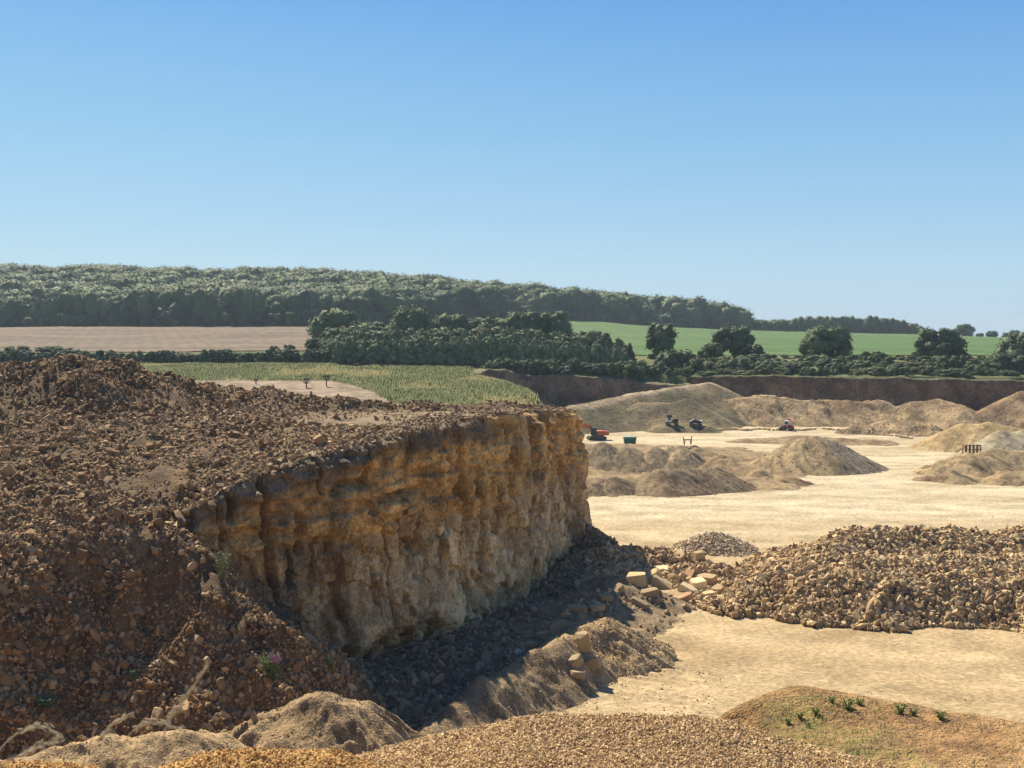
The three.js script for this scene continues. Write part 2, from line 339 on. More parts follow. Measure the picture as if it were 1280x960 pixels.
// ------------------------------------------------------------------ rock faces
function polyline(pts, step) {                       // a smooth run of plan points with outward normals (to the right of travel)
  const c = new THREE.CatmullRomCurve3(pts.map(([x, d]) => new THREE.Vector3(x, 0, d)), false, 'centripetal'), L = c.getLength(), n = Math.ceil(L / step), out = [];
  for (let i = 0; i <= n; i++) { const t = i / n, p = c.getPointAt(t), k = c.getTangentAt(t); out.push({ x: p.x, d: p.z, nx: k.z, nd: -k.x, s: t * L }); }
  const R = Math.ceil(1.2 / step), sm = out.map((q, i) => { let nx = 0, nd = 0; for (let j = -R; j <= R; j++) { const e = out[clamp(i + j, 0, n)]; nx += e.nx; nd += e.nd; } const l = Math.hypot(nx, nd); return { ...q, nx: nx / l, nd: nd / l }; });
  return sm;
}
function rockFace({ run, rows, top, disp, color, batter = .07, low = -.6, lip = [[.12, .02], [.4, .05], [.9, .05], [1.6, .02], [2.4, -.25]], lipColor }) {
  const us = run.map((_, i) => i), vs = [];
  for (let j = 0; j <= rows; j++) vs.push(j);
  for (let j = 1; j <= lip.length; j++) vs.push(rows + j);
  const nu = run.length, raw = new Float32Array(nu * (rows + 1)), tmp = new Float32Array(raw.length), tops = run.map(top);
  for (let j = 0; j <= rows; j++) for (let i = 0; i < nu; i++) raw[j * nu + i] = disp(run[i], lerp(low, tops[i], j / rows), tops[i]);
  for (let j = 0; j <= rows; j++) for (let i = 0; i < nu; i++) { const a = j * nu; tmp[a + i] = (raw[a + Math.max(0, i - 1)] + 2 * raw[a + i] + raw[a + Math.min(nu - 1, i + 1)]) / 4; }
  for (let j = 0; j <= rows; j++) for (let i = 0; i < nu; i++) { const up = Math.min(rows, j + 1) * nu, dn = Math.max(0, j - 1) * nu; raw[j * nu + i] = (tmp[up + i] + 2 * tmp[j * nu + i] + tmp[dn + i]) / 4; }
  return grid(us, vs, (i, j) => {
    const q = run[i], T = tops[i], f = Math.min(1, j / rows), y = lerp(low, T, f);
    const D = raw[Math.min(j, rows) * nu + i];
    let off = D - batter * Math.max(0, y);
    let Y = y;
    if (j > rows) { const [w, h] = lip[j - rows - 1]; const D0 = D - batter * T; off = D0 - w + .3 * n2(q.s * 1.1, j * .7, 17); Y = T + h + .16 * n2(q.s * 1.7, j * 1.3, 7) * (j < rows + lip.length ? 1 : 0); }
    return { uv: [q.s + 1.3 * off, Y + (j > rows ? (j - rows) * .4 : 0)], p: [q.x + q.nx * off, Y, -(q.d + q.nd * off)], c: j > rows ? (lipColor ? lipColor(q, j - rows) : color(q, T, T, 0)) : color(q, y, T, D) };
  });
}
const benchTop = d => curve([[45, 11.8], [52, 11.9], [57, 12.1], [63, 12.6], [71, 12.85], [81, 12.5], [88, 11.95], [94, 11.7], [130, 11.5]], d);
const CLIFF = [[-20, 47.6], [-16.5, 49.6], [-13, 52], [-8.5, 57], [-4.3, 63], [-.2, 71], [3.0, 81], [5.3, 89], [6.3, 92.6], [5.9, 95.4], [2.6, 98.5], [-5, 103], [-16, 108]];
const cliffRun = polyline(CLIFF, .055).filter(q => q.d > 50.5);
const EDGE = [[-110, 44], [-80, 46], [-35, 48], [-20, 49.2], [-15.2, 50.6], ...cliffRun.filter((q, i) => i % 20 === 0 && q.d > 51).map(q => [q.x - q.nx * .9, q.d - q.nd * .9])];
const N_SEGS = 4;                                    // the first four spans are the slumped slope, the others the cliff's edge
function edgeDist(x, d) {
  let best = 1e9, side = 1, bi = 0, near = 1e9;
  for (let i = 0; i < EDGE.length - 1; i++) {
    const [ax, ad] = EDGE[i], [bx, bd] = EDGE[i + 1], vx = bx - ax, vd = bd - ad, t = clamp(((x - ax) * vx + (d - ad) * vd) / (vx * vx + vd * vd)), ex = x - ax - vx * t, ed = d - ad - vd * t, q = Math.hypot(ex, ed);
    if (q < best) { best = q; side = Math.sign(ex * vd - ed * vx) || 1; bi = i; }
    if (i < N_SEGS) near = Math.min(near, q);
  }
  return { sd: best * side, near, slump: bi < N_SEGS };   // sd > 0 outside
}
const softplus = v => v > 20 ? v : Math.log(1 + Math.exp(v));
const slump = (e, out) => 3 * 1.06 * softplus(((e.sd > 0 || out ? e.near : -e.near) + .8) / 3);    // how far the rubble has slid down, rolling over from the bench
const cliffTop = q => benchTop(q.d) - Math.min(8, slump(edgeDist(q.x - q.nx * 1.2, q.d - q.nd * 1.2)));
const nearS = q => q.d;                              // the face is described by how far away the point lies
const fissures = []; { const r = rng(909); for (let i = 0; i < 90; i++) { const y0 = 11.5 * r() - .5; fissures.push({ s: 4 + 50 * r(), y0, y1: y0 + 1 + 4 * r() * r() + (i % 9 === 0 ? 5 : 0), w: .22 + .3 * r(), deep: .6 + .7 * r(), lean: (r() - .5) * .25 }); } }
function cliffDisp(q, y, T) {
  const s = q.s, v = y / T;
  let D = 1.0 * fbm(s * .16, y * .07, 3, 201) + .35 * fbm(s * .55, y * .25, 3, 202);
  const ws = s + .35 * n2(y * .45, s * .2, 203) + .12 * n2(y * 1.7, s, 204);
  // joint-bounded pillars
  const col = cells(ws * .22, y * .09 + 3, 210, .95); D += (col.id - .5) * .9 * smooth(0, .05, col.edge) - .6 * smooth(.06, 0, col.edge) * smooth(.2, .6, hash3(Math.floor(ws * .22), Math.floor(y * .4), 5));
  // blocks: tall below, thin beds above
  const up = smooth(.52, .72, v + .09 * n2(s * .3, 1, 205));
  const lo = cells(ws * .5, y * .5 + s * .03, 220, .95), hi = cells(ws * .34, y * 1.7 + .15 * n2(s * .5, 0, 7), 230, .7);
  const dl = (lo.id - .5) * .6 * smooth(0, .05, lo.edge) - .22 * smooth(.09, 0, lo.edge), dh = (hi.id - .5) * .5 * smooth(0, .05, hi.edge) - .16 * smooth(.1, 0, hi.edge);
  D += lerp(dl, dh, up);
  const fine = cells(ws * 1.25, y * lerp(1.5, 3.6, up), 240, .98); D += (fine.id - .5) * .26 - .1 * smooth(.16, 0, fine.edge);
  D += .09 * fbm(s * 3.2, y * 2.4, 3, 206);
  // a smooth rib of mud, and the notch beside it, where the face bends
  const rib = s - ribS; const keep = 1 - .85 * Math.exp(-Math.pow((rib - .2) / 1.1, 2)); D *= keep; D += .8 * Math.exp(-Math.pow((rib - .25 * n2(y * .5, 2, 8)) / .85, 2)) * smooth(-.1, .3, v) - .7 * Math.exp(-Math.pow((rib - 2.4) / 1.1, 2)) * smooth(.2, .6, v);
  // open fissures
  for (const f of fissures) { const e = Math.abs(s - f.s - f.lean * (y - f.y0) - .12 * n2(y * 1.6, f.s, 41)); if (e < .6 && y > f.y0 && y < f.y1) D -= f.deep * smooth(f.w, f.w * .4, e) * smooth(0, .5, y - f.y0) * smooth(0, .5, f.y1 - y); }
  // foot: hollows eaten back under the face
  const hol = Math.max(0, n2(s * .28, 4, 207) - .05) * 1.5; D -= hol * smooth(2.6, .2, y);
  // crest: weathered back
  D -= .5 * smooth(.92, 1, v) * (.55 + .45 * n2(s * .7, 1, 9)) * (1 - Math.exp(-rib * rib)) + .25 * smooth(.985, 1, v);
  return D;
}
let ribS = 0; { let b = 1e9; for (const q of cliffRun) { const e = Math.abs(q.d - 74.5); if (e < b) { b = e; ribS = q.s; } } }
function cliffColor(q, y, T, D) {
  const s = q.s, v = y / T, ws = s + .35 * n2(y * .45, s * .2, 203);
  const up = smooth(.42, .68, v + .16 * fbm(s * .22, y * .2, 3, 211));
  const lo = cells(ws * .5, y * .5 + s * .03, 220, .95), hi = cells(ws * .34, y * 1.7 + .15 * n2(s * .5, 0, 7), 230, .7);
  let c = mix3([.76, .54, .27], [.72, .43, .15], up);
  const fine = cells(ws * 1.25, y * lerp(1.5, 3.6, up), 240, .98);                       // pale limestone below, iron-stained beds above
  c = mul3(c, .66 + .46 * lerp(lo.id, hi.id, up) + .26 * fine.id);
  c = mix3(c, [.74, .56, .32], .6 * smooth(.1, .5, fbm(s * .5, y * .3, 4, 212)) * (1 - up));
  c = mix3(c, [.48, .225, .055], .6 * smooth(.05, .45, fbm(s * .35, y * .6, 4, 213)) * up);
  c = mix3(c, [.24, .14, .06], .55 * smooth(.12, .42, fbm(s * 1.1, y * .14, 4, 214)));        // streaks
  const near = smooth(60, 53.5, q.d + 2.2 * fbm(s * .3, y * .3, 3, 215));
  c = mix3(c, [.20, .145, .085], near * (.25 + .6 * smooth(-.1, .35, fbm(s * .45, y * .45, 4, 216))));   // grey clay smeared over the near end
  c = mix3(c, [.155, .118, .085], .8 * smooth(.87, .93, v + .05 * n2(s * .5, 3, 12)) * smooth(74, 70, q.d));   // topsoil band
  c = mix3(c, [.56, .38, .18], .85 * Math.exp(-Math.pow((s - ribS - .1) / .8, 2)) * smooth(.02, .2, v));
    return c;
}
const cliff = new THREE.Group();
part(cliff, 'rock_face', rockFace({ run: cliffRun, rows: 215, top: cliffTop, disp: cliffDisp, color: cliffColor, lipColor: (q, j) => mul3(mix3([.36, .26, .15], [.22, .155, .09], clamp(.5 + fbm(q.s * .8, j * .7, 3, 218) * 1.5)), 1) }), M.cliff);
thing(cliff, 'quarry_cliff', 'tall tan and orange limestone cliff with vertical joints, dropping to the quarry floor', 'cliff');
{                                                    // loosened blocks standing proud of the face
  const r = rng(77), shapes = []; for (let i = 0; i < 6; i++) shapes.push(i % 2 ? makeRock(300 + i, 16, 1.5, 1.7, 1.2) : makeBlock(300 + i, .8 + .3 * r(), 1, .7, .2));
  const vis = cliffRun.filter(q => q.d > 55 && q.d < 93);
  for (let k = 0; k < 110; k++) {
    const q = vis[Math.floor(r() * vis.length)], T = cliffTop(q), v = .06 + r() * .86, y = v * T, up = v > .6, w = (up ? .35 : .3) + r() * .38, h = up ? .16 + r() * .2 : .4 + r() * .75;
    const D = cliffDisp(q, y, T) - .07 * y - .27 + .1 * r(), c = cliffColor(q, y, T, 0), k2 = .85 + .15 * r();
    const o = part(cliff, 'jointed_block', shapes[k % 6], stoneTone(...mul3(c, k2 * .92)));
    o.position.set(q.x + q.nx * D, y, -(q.d + q.nd * D)); o.scale.set(w * 1.5, h * .85, .5); o.rotation.set((r() - .5) * .2, Math.atan2(q.nx, -q.nd) + (r() - .5) * .5, (r() - .5) * .16);
  }
}

// ------------------------------------------------------------------ the bank of overburden on and beside the cliff
const crestSegs = []; {
  const pts = [[-75, 74, 16.2], [-38, 76, 16.15], [-30, 78, 16], [-27.6, 79, 15.9], [-25.5, 81, 15.2], [-23.4, 83, 14.5], [-19, 86, 13.8], [-13.8, 88, 12.75], [-7.7, 90, 12.3], [-1, 92, 12.25], [3, 93.3, 12.1]];
  for (let i = 0; i < pts.length - 1; i++) crestSegs.push([...pts[i], ...pts[i + 1], .52]);
  crestSegs.push([-60, 63, 13.2, -24, 62, 13.1, .3], [-24, 62, 13.1, -16, 66, 12.6, .3]);
}
function benchY(x, d, e = edgeDist(x, d)) {
  const base = benchTop(d) - .05 + .12 * fbm(x * .5, d * .5, 3, 91), m = ridgeHeight(crestSegs, x, d, .5) + .9 * fbm(x * .28, d * .28, 4, 92) * smooth(-2, -14, x);
  const h = Math.max(base, m) + .3 * Math.log(1 + Math.exp(-Math.abs(base - m) / .3));
  return h - Math.min(9, slump(e)) + (.28 * fbm(x * 1.1, d * 1.1, 4, 93)) * smooth(2, -8, x);
}
function slopeY(x, d, e) {
  const lump = 2.1 * fbm(x * .19, d * .19, 3, 94) + 1.0 * fbm(x * .6, d * .6, 4, 95) + .25 * fbm(x * 2, d * 2, 3, 96);
  return 11.95 - slump(e, !e.slump) + lump * smooth(-1, 3, e.near) - 1.5 * Math.exp(-(Math.pow((x + 17) / 2, 2) + Math.pow((d - 44) / 2.2, 2)));
}
const soilCol = (x, d, k = 0) => {
  const t = clamp(.5 + fbm(x * .22, d * .22, 4, 97) * 1.6), u = clamp(.5 + fbm(x * 1.3, d * 1.3, 3, 98) * 1.5);
  return mul3(mix3(mix3([.15, .085, .04], [.24, .145, .066], u), [.26, .165, .08], smooth(.55, .95, t)), 1);
};
const bank = new THREE.Group();
part(bank, 'bench', grid(span(-100, 1.2, -44, .3, 8), span(45, .3, 96, .8, 118), (x, d) => { const e = edgeDist(x, d); const gone = e.sd > (e.slump ? .6 : -1.2); return { p: [x, gone && !e.slump ? benchTop(d) - 2.5 - Math.min(8, slump(e)) : benchY(x, d, e) - (gone ? .5 : 0), -d], c: mix3(soilCol(x, d), [.37, .27, .155], .75 * smooth(-16, -9, x) * smooth(88.5, 86, d)), skip: gone }; }, null, true), M.soil);
part(bank, 'slope', grid(span(-90, 1.2, -40, .22, 2), span(30, .22, 62), (x, d) => {
  const e = edgeDist(x, d), inside = e.sd < 0, h = inside && e.slump ? benchY(x, d, e) - .12 - .05 * e.near : slopeY(x, d, e);
  return { p: [x, Math.max(h, -.5), -d], c: soilCol(x, d), skip: h < -.4 || (inside && e.sd < -2.5) };
}), M.soil);
thing(bank, 'rubble_bank', 'brown bank of stony overburden slumping past the left end of the cliff', 'bank');
function bankSurface(x, d) { const e = edgeDist(x, d); if (e.sd < 0) return !e.slump && e.sd > -.5 ? null : benchY(x, d, e); const h = slopeY(x, d, e); return h > .1 ? h : null; }
{
  const rubTone = [[.33, .225, .125], [.26, .165, .085], [.40, .29, .18], [.21, .125, .062], [.29, .19, .10], [.19, .11, .052]];
  const clump = (x, d) => fbm(x * .35, d * .35, 3, 99);
  strew({ parent: bank, seed: 501, n: 80000, singles: 300, name: 'rock', mass: 'rubble', tones: rubTone, sink: .4,
    sample: r => { const d = 36 + 30 * Math.pow(r(), 1.15), x = -(d * .52) + r() * (d * .52 - 3); if (clump(x, d) + r() * .5 < .08) return null; const h = bankSurface(x, d); return h === null ? null : [x, h, -d]; },
    size: (r, p) => .06 + .17 * r() * r() + .2 * Math.pow(r(), 8) + .45 * Math.pow(r(), 50), seen: (p, s) => s / -p[2] });
  strew({ parent: bank, seed: 502, n: 60000, name: 'rock', mass: 'rubble', tones: rubTone.concat([[.22, .14, .085], [.16, .10, .06]]),
    sample: r => { const d = 62 + 33 * r(), x = -(d * .5) + r() * (d * .5 + 6); if (x > -14 && d < 86 && r() > .12) return null; if (clump(x, d) + r() * .6 < .05) return null; const h = bankSurface(x, d); return h === null ? null : [x, h, -d]; },
    size: r => .08 + .2 * r() * r() + .22 * Math.pow(r(), 9) + .4 * Math.pow(r(), 60) });
}

strew({ parent: bank, seed: 503, n: 5200, mass: 'rubble', tones: [[.30, .21, .125], [.24, .165, .10], [.38, .28, .17], [.20, .13, .075]], sink: .3,
  sample: r => { const q = cliffRun[Math.floor(r() * cliffRun.length * .72)]; if (q.d < 51) return null; const T = cliffTop(q), w = -.1 + 2.6 * r(), off = cliffDisp(q, T, T) - .07 * T - w; return [q.x + q.nx * off, T + .02 + .08 * r(), -(q.d + q.nd * off)]; }, size: r => .08 + .18 * r() * r() + .3 * Math.pow(r(), 14) });

strew({ parent: bank, seed: 504, n: 420, singles: 130, name: 'boulder', mass: 'rubble', tones: [[.36, .26, .155], [.29, .20, .12], [.42, .32, .205], [.24, .16, .09]], sink: .3,
  sample: r => { const x = -17 + 12.5 * r(), d = 43 + 14 * r(), h = bankSurface(x, d); return h === null || h > 3.4 - 1.5 * r() || edgeDist(x, d).sd < 0 ? null : [x, h, -d]; }, size: r => .2 + .3 * r() + .45 * Math.pow(r(), 5) });

// ------------------------------------------------------------------ far quarry faces
function farFace({ name, label, pts, top, step = .45, rows = 26, seed, tones, lipTone, low = -.6 }) {
  const run = polyline(pts, step);
  const disp = (q, y, T) => 1.2 * fbm(q.s * .09, y * .1, 3, seed) + .8 * ridged(q.s * .3, y * .05, 3, seed + 3) + .4 * (cells(q.s * .5, y * .7, seed + 5).id - .5) + .25 * fbm(q.s * 1.3, y * 1.3, 2, seed + 6);
  const color = (q, y, T) => { let c = mix3(tones[0], tones[1], smooth(.25, .75, y / T + .35 * fbm(q.s * .15, y * .3, 3, seed + 7))); c = mul3(c, .75 + .5 * cells(q.s * .55, y * .6, seed + 5).id); c = mix3(c, tones[2], .8 * smooth(.05, .4, fbm(q.s * .35, y * .12, 3, seed + 8))); return c; };
  const g = new THREE.Group();
  part(g, 'rock_face', rockFace({ run, rows, top, disp, color, batter: .12, low, lip: [[.3, .15], [1.2, .3], [3, .25], [6, .1], [9, -.3]], lipColor: (q, j) => mul3(lipTone, .8 + .4 * hash3(Math.floor(q.s * 2), j, 3)) }), M.far);
  return thing(g, name, label, 'cliff');
}
farFace({ name: 'quarry_cliff', label: 'low dark brown quarry face below the row of poplars', pts: [[-13, 249], [-8, 254.5], [2, 258], [15, 259.5], [27, 258], [35, 253.5], [40, 252]], top: q => curve([[-13, 6.5], [-9, 8.2], [-5, 10.2], [-1, 9.9], [2, 8.9], [15, 8.8], [24, 8.0], [30, 7.2], [40, 6.8]], q.x) + .25 * n2(q.s * .4, 1, 6), seed: 401, tones: [[.17, .125, .085], [.255, .17, .11], [.13, .09, .06]], lipTone: [.20, .19, .075] });
farFace({ name: 'quarry_cliff', label: 'long reddish brown quarry face under the overgrown bench at right', pts: [[40, 253], [47, 249], [58, 247], [76, 246], [96, 244.5], [120, 242], [150, 240], [185, 236]], top: q => curve([[40, 8.7], [60, 8.9], [85, 8.6], [112, 8.1], [180, 8]], q.x) + .25 * n2(q.s * .3, 1, 16), seed: 431, tones: [[.33, .225, .13], [.26, .155, .085], [.17, .105, .06]], lipTone: [.115, .135, .045] });

// ------------------------------------------------------------------ heaps across the pit
const GOLD = [[.36, .27, .15], [.45, .345, .195], [.53, .42, .25]], BROWN = [[.24, .17, .105], [.33, .245, .155], [.42, .32, .205]], GREY = [[.30, .245, .165], [.39, .325, .225], [.47, .39, .27]], SCRUB = [[.125, .115, .06], [.185, .16, .092], [.26, .215, .13]];
const P = (px, py, d) => { const v = at(px, py, d); return [v.x, d, v.y]; };
const R = (a, b, sl) => [...a, ...b, sl];
const ramp = heap({ name: 'haul_ramp', label: 'earth ramp climbing right to the far quarry face, its crest a pale track', category: 'ramp', segs: [R(P(690, 512, 212), P(760, 498, 222), .5), R(P(760, 498, 222), P(830, 487, 230), .5), R(P(830, 487, 230), P(888, 477, 239), .5)], res: .9, colors: SCRUB, mat: M.far, rough: .3, freq: .12, rill: .3, seed: 601, colFreq: .12, paint: (x, d, c) => { const cd = curve([[8, 212], [20, 222], [31, 230], [42, 239]], x); return mix3(c, [.50, .38, .235], .9 * smooth(1.6, .7, Math.abs(d - cd + .8 + .5 * n2(x * .3, 1, 4)))); } });
const spoil = heap({ name: 'spoil_mound', label: 'rounded grey green spoil mound in front of the ramp', category: 'mound', segs: [R(P(740, 522, 214), P(800, 503, 221), .5), R(P(800, 503, 221), P(858, 499, 223), .5), R(P(858, 499, 223), P(893, 518, 220), .55), [27.5, 210.3, 1.2, 37, 209.6, 1.0, .6], [27.5, 212.3, 1.3, 37, 211.6, 1.1, .6]], res: .8, colors: SCRUB, mat: M.far, rough: .35, freq: .16, rill: .3, seed: 611, colFreq: .14 });
heap({ name: 'tipped_ridge', label: 'long tan ridge of tipped spoil along the foot of the far face', category: 'stockpile', segs: [R(P(905, 497, 233), P(960, 496, 233), .5), R(P(960, 496, 233), P(1030, 501, 232), .5), R(P(1030, 501, 232), P(1110, 503, 230), .5), R(P(1110, 503, 230), P(1122, 512, 228), .5)], res: .7, colors: BROWN.concat([[.46, .35, .22]]), mat: M.far, rough: .3, freq: .2, rill: .9, seed: 621, colFreq: .1 });
heap({ name: 'tipped_heap', label: 'tan heap with runnels beside the dark gap in the far ridge', segs: [R(P(1142, 502, 228), P(1172, 500, 227), .5), R(P(1172, 500, 227), P(1204, 508, 221), .5)], res: .6, colors: BROWN.concat([[.48, .37, .235]]), mat: M.far, rough: .25, freq: .2, rill: .8, seed: 631, colFreq: .12 });
heap({ name: 'earth_mound', label: 'tall brown earth mound against the far face at the right edge', category: 'mound', segs: [R(P(1225, 512, 219), P(1282, 489, 225), .5), R(P(1282, 489, 225), P(1400, 486, 226), .5)], res: .7, colors: [[.20, .13, .08], [.28, .19, .115], [.36, .26, .165]], mat: M.far, rough: .45, freq: .2, rill: .3, seed: 641 });
const rubblyHeap = heap({ name: 'rubble_heap', label: 'low lumpy rubble heap at the foot of the runnelled tan heap', segs: [R(P(1068, 533, 207), P(1110, 528, 207), .4), R(P(1110, 528, 207), P(1165, 532, 203), .4)], res: .5, colors: BROWN, mat: M.far, rough: .5, freq: .35, seed: 651 });
heap({ name: 'golden_stockpile', label: 'smooth golden stockpile sloping left behind the grey cone', segs: [R(P(1200, 529, 179), P(1236, 529, 177), .56), R(P(1236, 529, 177), P(1300, 540, 172), .56)], res: .45, colors: GOLD, mat: M.sand, rough: .12, freq: .25, rill: .3, seed: 661 });
heap({ name: 'grey_cone', label: 'pale grey conical stockpile at the right edge', segs: [R(P(1252, 538, 160), P(1254, 538, 160), .62), R(P(1276, 537, 160), P(1278, 537, 160), .62), R(P(1300, 538, 161), P(1303, 538, 161), .62)], res: .35, colors: [[.36, .325, .25], [.46, .42, .325]], rough: .1, freq: .3, rill: .25, seed: 671 });
heap({ name: 'scooped_mound', label: 'broad brown mound with a scooped front below the grey cone', category: 'mound', segs: [R(P(1165, 587, 145), P(1205, 570, 147), .42), R(P(1205, 570, 147), P(1245, 563, 149), .42), R(P(1245, 563, 149), P(1330, 566, 149), .42), R(P(1150, 597, 139), P(1190, 588, 138), .5), R(P(1255, 588, 136.5), P(1330, 584, 137), .6)], res: .3, colors: BROWN.concat([[.46, .36, .23]]), rough: .28, freq: .35, rill: .35, seed: 681 });
const cone = heap({ name: 'gravel_cone', label: 'large conical gravel stockpile standing alone on the pale floor', segs: [R(P(1006, 548, 152), P(1018, 547, 152), .53), R(P(1018, 547, 152), P(1038, 551, 153), .53)], res: .3, colors: [[.31, .245, .155], [.40, .315, .20], [.46, .365, .225]], rough: .12, freq: .35, rill: .5, seed: 691, paint: (x, d, c) => mix3(c, [.27, .225, .16], .8 * smooth(41, 43.5, x + 1.5 * fbm(x * .3, d * .3, 3, 5) - (152 - d) * .12)) });  // paint greys the right and front, strengthening the side away from the sun
heap({ name: 'low_spoil_heap', label: 'long low brown heap behind the gravel cone', segs: [R(P(935, 548, 190), P(1010, 545, 190), .22), R(P(1010, 545, 190), P(1095, 549, 187), .22)], res: .6, colors: BROWN, mat: M.sand, rough: .25, freq: .3, seed: 701 });
// the cluster of tipped heaps right of the cliff
const cluster = [];
cluster.push(heap({ name: 'spoil_bed', label: 'broad low bed of spoil under the tipped heaps', category: 'mound', segs: [[10, 148, 1.1, 27, 150, 1.0, .1], [9, 134, .8, 29, 136, .8, .16], [12, 170, 1.4, 27, 166, 1.4, .1]], res: .5, colors: BROWN, rough: .3, freq: .25, seed: 711 }));
const tip = [[759, 596, 128, .5, 'nearest brown tipped heap beside the cliff corner'], [835, 587, 129.5, .5, 'broad brown tipped heap in the front row, second from the cliff'], [880, 585, 132, .48, 'dark brown tipped heap at the right of the front row']];
for (const [px, py, d, sl, label] of tip) cluster.push(heap({ name: 'tipped_heap', label, group: 'tipped heaps right of the cliff', segs: [R(P(px - 9, py + 1, d), P(px + 12, py, d + 1), sl)], res: .28, colors: [[.20, .15, .10], [.27, .205, .14], [.34, .265, .18]], rough: .2, freq: .4, rill: .3, seed: 720 + px }));
const tip2 = [[752, 558, 150, 'sharp pale tipped heap next to the cliff, back row'], [784, 562, 149, 'second sharp pale heap of the back row, below the green skip'], [818, 563, 149, 'third sharp pale heap of the back row from the cliff'], [853, 565, 148, 'golden heap at the right end of the back row']];
for (const [px, py, d, label] of tip2) cluster.push(heap({ name: 'tipped_heap', label, group: 'tipped heaps right of the cliff', segs: [R(P(px - 2, py - 4, d), P(px + 3, py - 4, d), .6)], res: .28, colors: [[.26, .205, .14], [.33, .265, .18], [.42, .335, .22]], rough: .13, freq: .4, rill: .35, seed: 760 + px }));
heap({ name: 'dark_ridge', label: 'dark brown ridge trailing right from the tipped heaps onto the floor', category: 'mound', segs: [R(P(880, 566, 150), P(904, 571, 146), .5), R(P(904, 571, 146), P(950, 588, 139), .45), R(P(950, 588, 139), P(994, 596, 136), .45)], res: .28, colors: [[.22, .155, .098], [.31, .23, .145], [.38, .29, .185]], rough: .35, freq: .4, seed: 801 });
heap({ name: 'tipped_heap', label: 'rounded pale heap below the trestle behind the back row', segs: [R(P(838, 556, 164), P(868, 555, 163), .5)], res: .35, colors: GREY, rough: .2, freq: .3, rill: .25, seed: 811 });
strew({ parent: rubblyHeap.g, seed: 520, n: 350, mass: 'stones', tones: [[.55, .44, .29], [.42, .33, .21]], sample: onHeap(rubblyHeap), size: r => .15 + .45 * r() * r() });
strew({ parent: cone.g, seed: 521, n: 2500, mass: 'stones', tones: [[.46, .38, .26], [.34, .27, .18], [.28, .22, .15]], sample: onHeap(cone), size: r => .06 + .14 * r() * r() });
for (const h of cluster) strew({ parent: h.g, seed: 522, n: 900, mass: 'stones', tones: [[.40, .31, .20], [.28, .21, .13], [.22, .16, .1]], sample: onHeap(h), size: r => .05 + .12 * r() * r() });

// small grey pile on the open floor
const greyPile = heap({ name: 'stone_pile', label: 'small low pile of grey broken stone alone on the open floor', category: 'rock pile', segs: [R(P(888, 669, 94), P(898, 668, 94), .45), R(P(870, 680, 94), P(888, 669, 94), .5)], res: .15, colors: [[.27, .22, .155]], rough: .08, freq: 1, seed: 821 });
strew({ parent: greyPile.g, seed: 523, n: 2600, singles: 60, mass: 'stones', tones: [[.48, .41, .33], [.38, .31, .24], [.55, .47, .37]], sample: onHeap(greyPile), size: r => .1 + .16 * r() + .12 * Math.pow(r(), 5) });
{ // strays round it
  const r = rng(9); for (let i = 0; i < 26; i++) { const v = onGround(850 + r() * 100, 676 + r() * 9); const o = part(greyPile.g, 'stone', PEBBLES[i % 4], stoneTone(.36, .27, .18)); o.position.set(v.x, floorY(v.x, -v.z) + .03, v.z); o.scale.setScalar(.12 + .12 * r()); o.rotation.set(r() * 6, r() * 6, 0); }
}

// the great pile of quarried stone at the right
const pile = heap({ name: 'rock_pile', label: 'great sprawling pile of broken tan limestone at the right', category: 'rock pile', segs: [[26, 84, 3.2, 41, 86, 2.9, .42], [19.5, 76, 2.0, 26, 83, 3.1, .5], [15, 73.4, .9, 19.5, 76, 2.0, .5], [19.5, 73.2, 1.9, 33, 71.0, 2.1, .6], [33, 71, 2.1, 47, 72, 2.3, .6], [24, 77, 2.2, 44, 79, 2.5, .3], [41, 86, 2.9, 52, 84, 2.6, .42]], box: [10, 56, 62, 96], res: .35, colors: [[.15, .11, .07], [.24, .18, .115]], rough: .35, freq: .35, seed: 831 });
{
  const toneP = [[.47, .36, .22], [.40, .30, .18], [.57, .455, .29], [.33, .245, .15], [.27, .195, .12], [.45, .335, .19], [.23, .165, .10]];
  const blocky = ROCKS;
  strew({ parent: pile.g, seed: 530, n: 60000, singles: 300, name: 'stone', mass: 'stones', tones: toneP, sink: .22, shapes: blocky,
    sample: r => { const x = 11 + 40 * Math.pow(r(), .9), d = 63 + 31 * Math.pow(r(), 1.2); const h = pile.f(x, d); return h > -.12 ? [x, Math.max(h, .02) + .12 * r(), -d] : null; },
    size: (r, p) => .16 + .2 * r() + .34 * Math.pow(r(), 5), seen: (p, s) => s / -p[2] * (p[1] > .15 ? 1 : .9) * (Math.abs(p[0] / p[2]) < .457 ? 1 : 0) });
}

// ------------------------------------------------------------------ heaps and blocks at the cliff's foot
const talus = heap({ name: 'foot_rubble', label: 'rubble along the foot of the cliff, its colour darkened to deepen the shade', category: 'rubble', segs: [[-8.2, 57.6, .8, -4, 63.4, .55, .45], [-4, 63.4, .55, .4, 71, .6, .45], [.4, 71, .6, 3.6, 81, .6, .5], [3.6, 81, .6, 6.2, 90, .9, .6], [-6.6, 53, .7, -3.2, 58.5, .55, .16], [-3.2, 58.5, .55, .6, 65, .4, .16]], res: .22, pad: .5, colors: [[.16, .12, .085], [.23, .175, .12]], rough: .3, freq: .6, seed: 841 });  // rubble apron toned dark, so some of the foot shadow is in its colour
strew({ parent: talus.g, seed: 540, n: 11000, singles: 60, name: 'stone', mass: 'rubble', tones: [[.22, .17, .12], [.28, .22, .155], [.18, .135, .095], [.34, .265, .18]], sample: onHeap(talus), size: r => .1 + .2 * r() + .5 * Math.pow(r(), 9) });
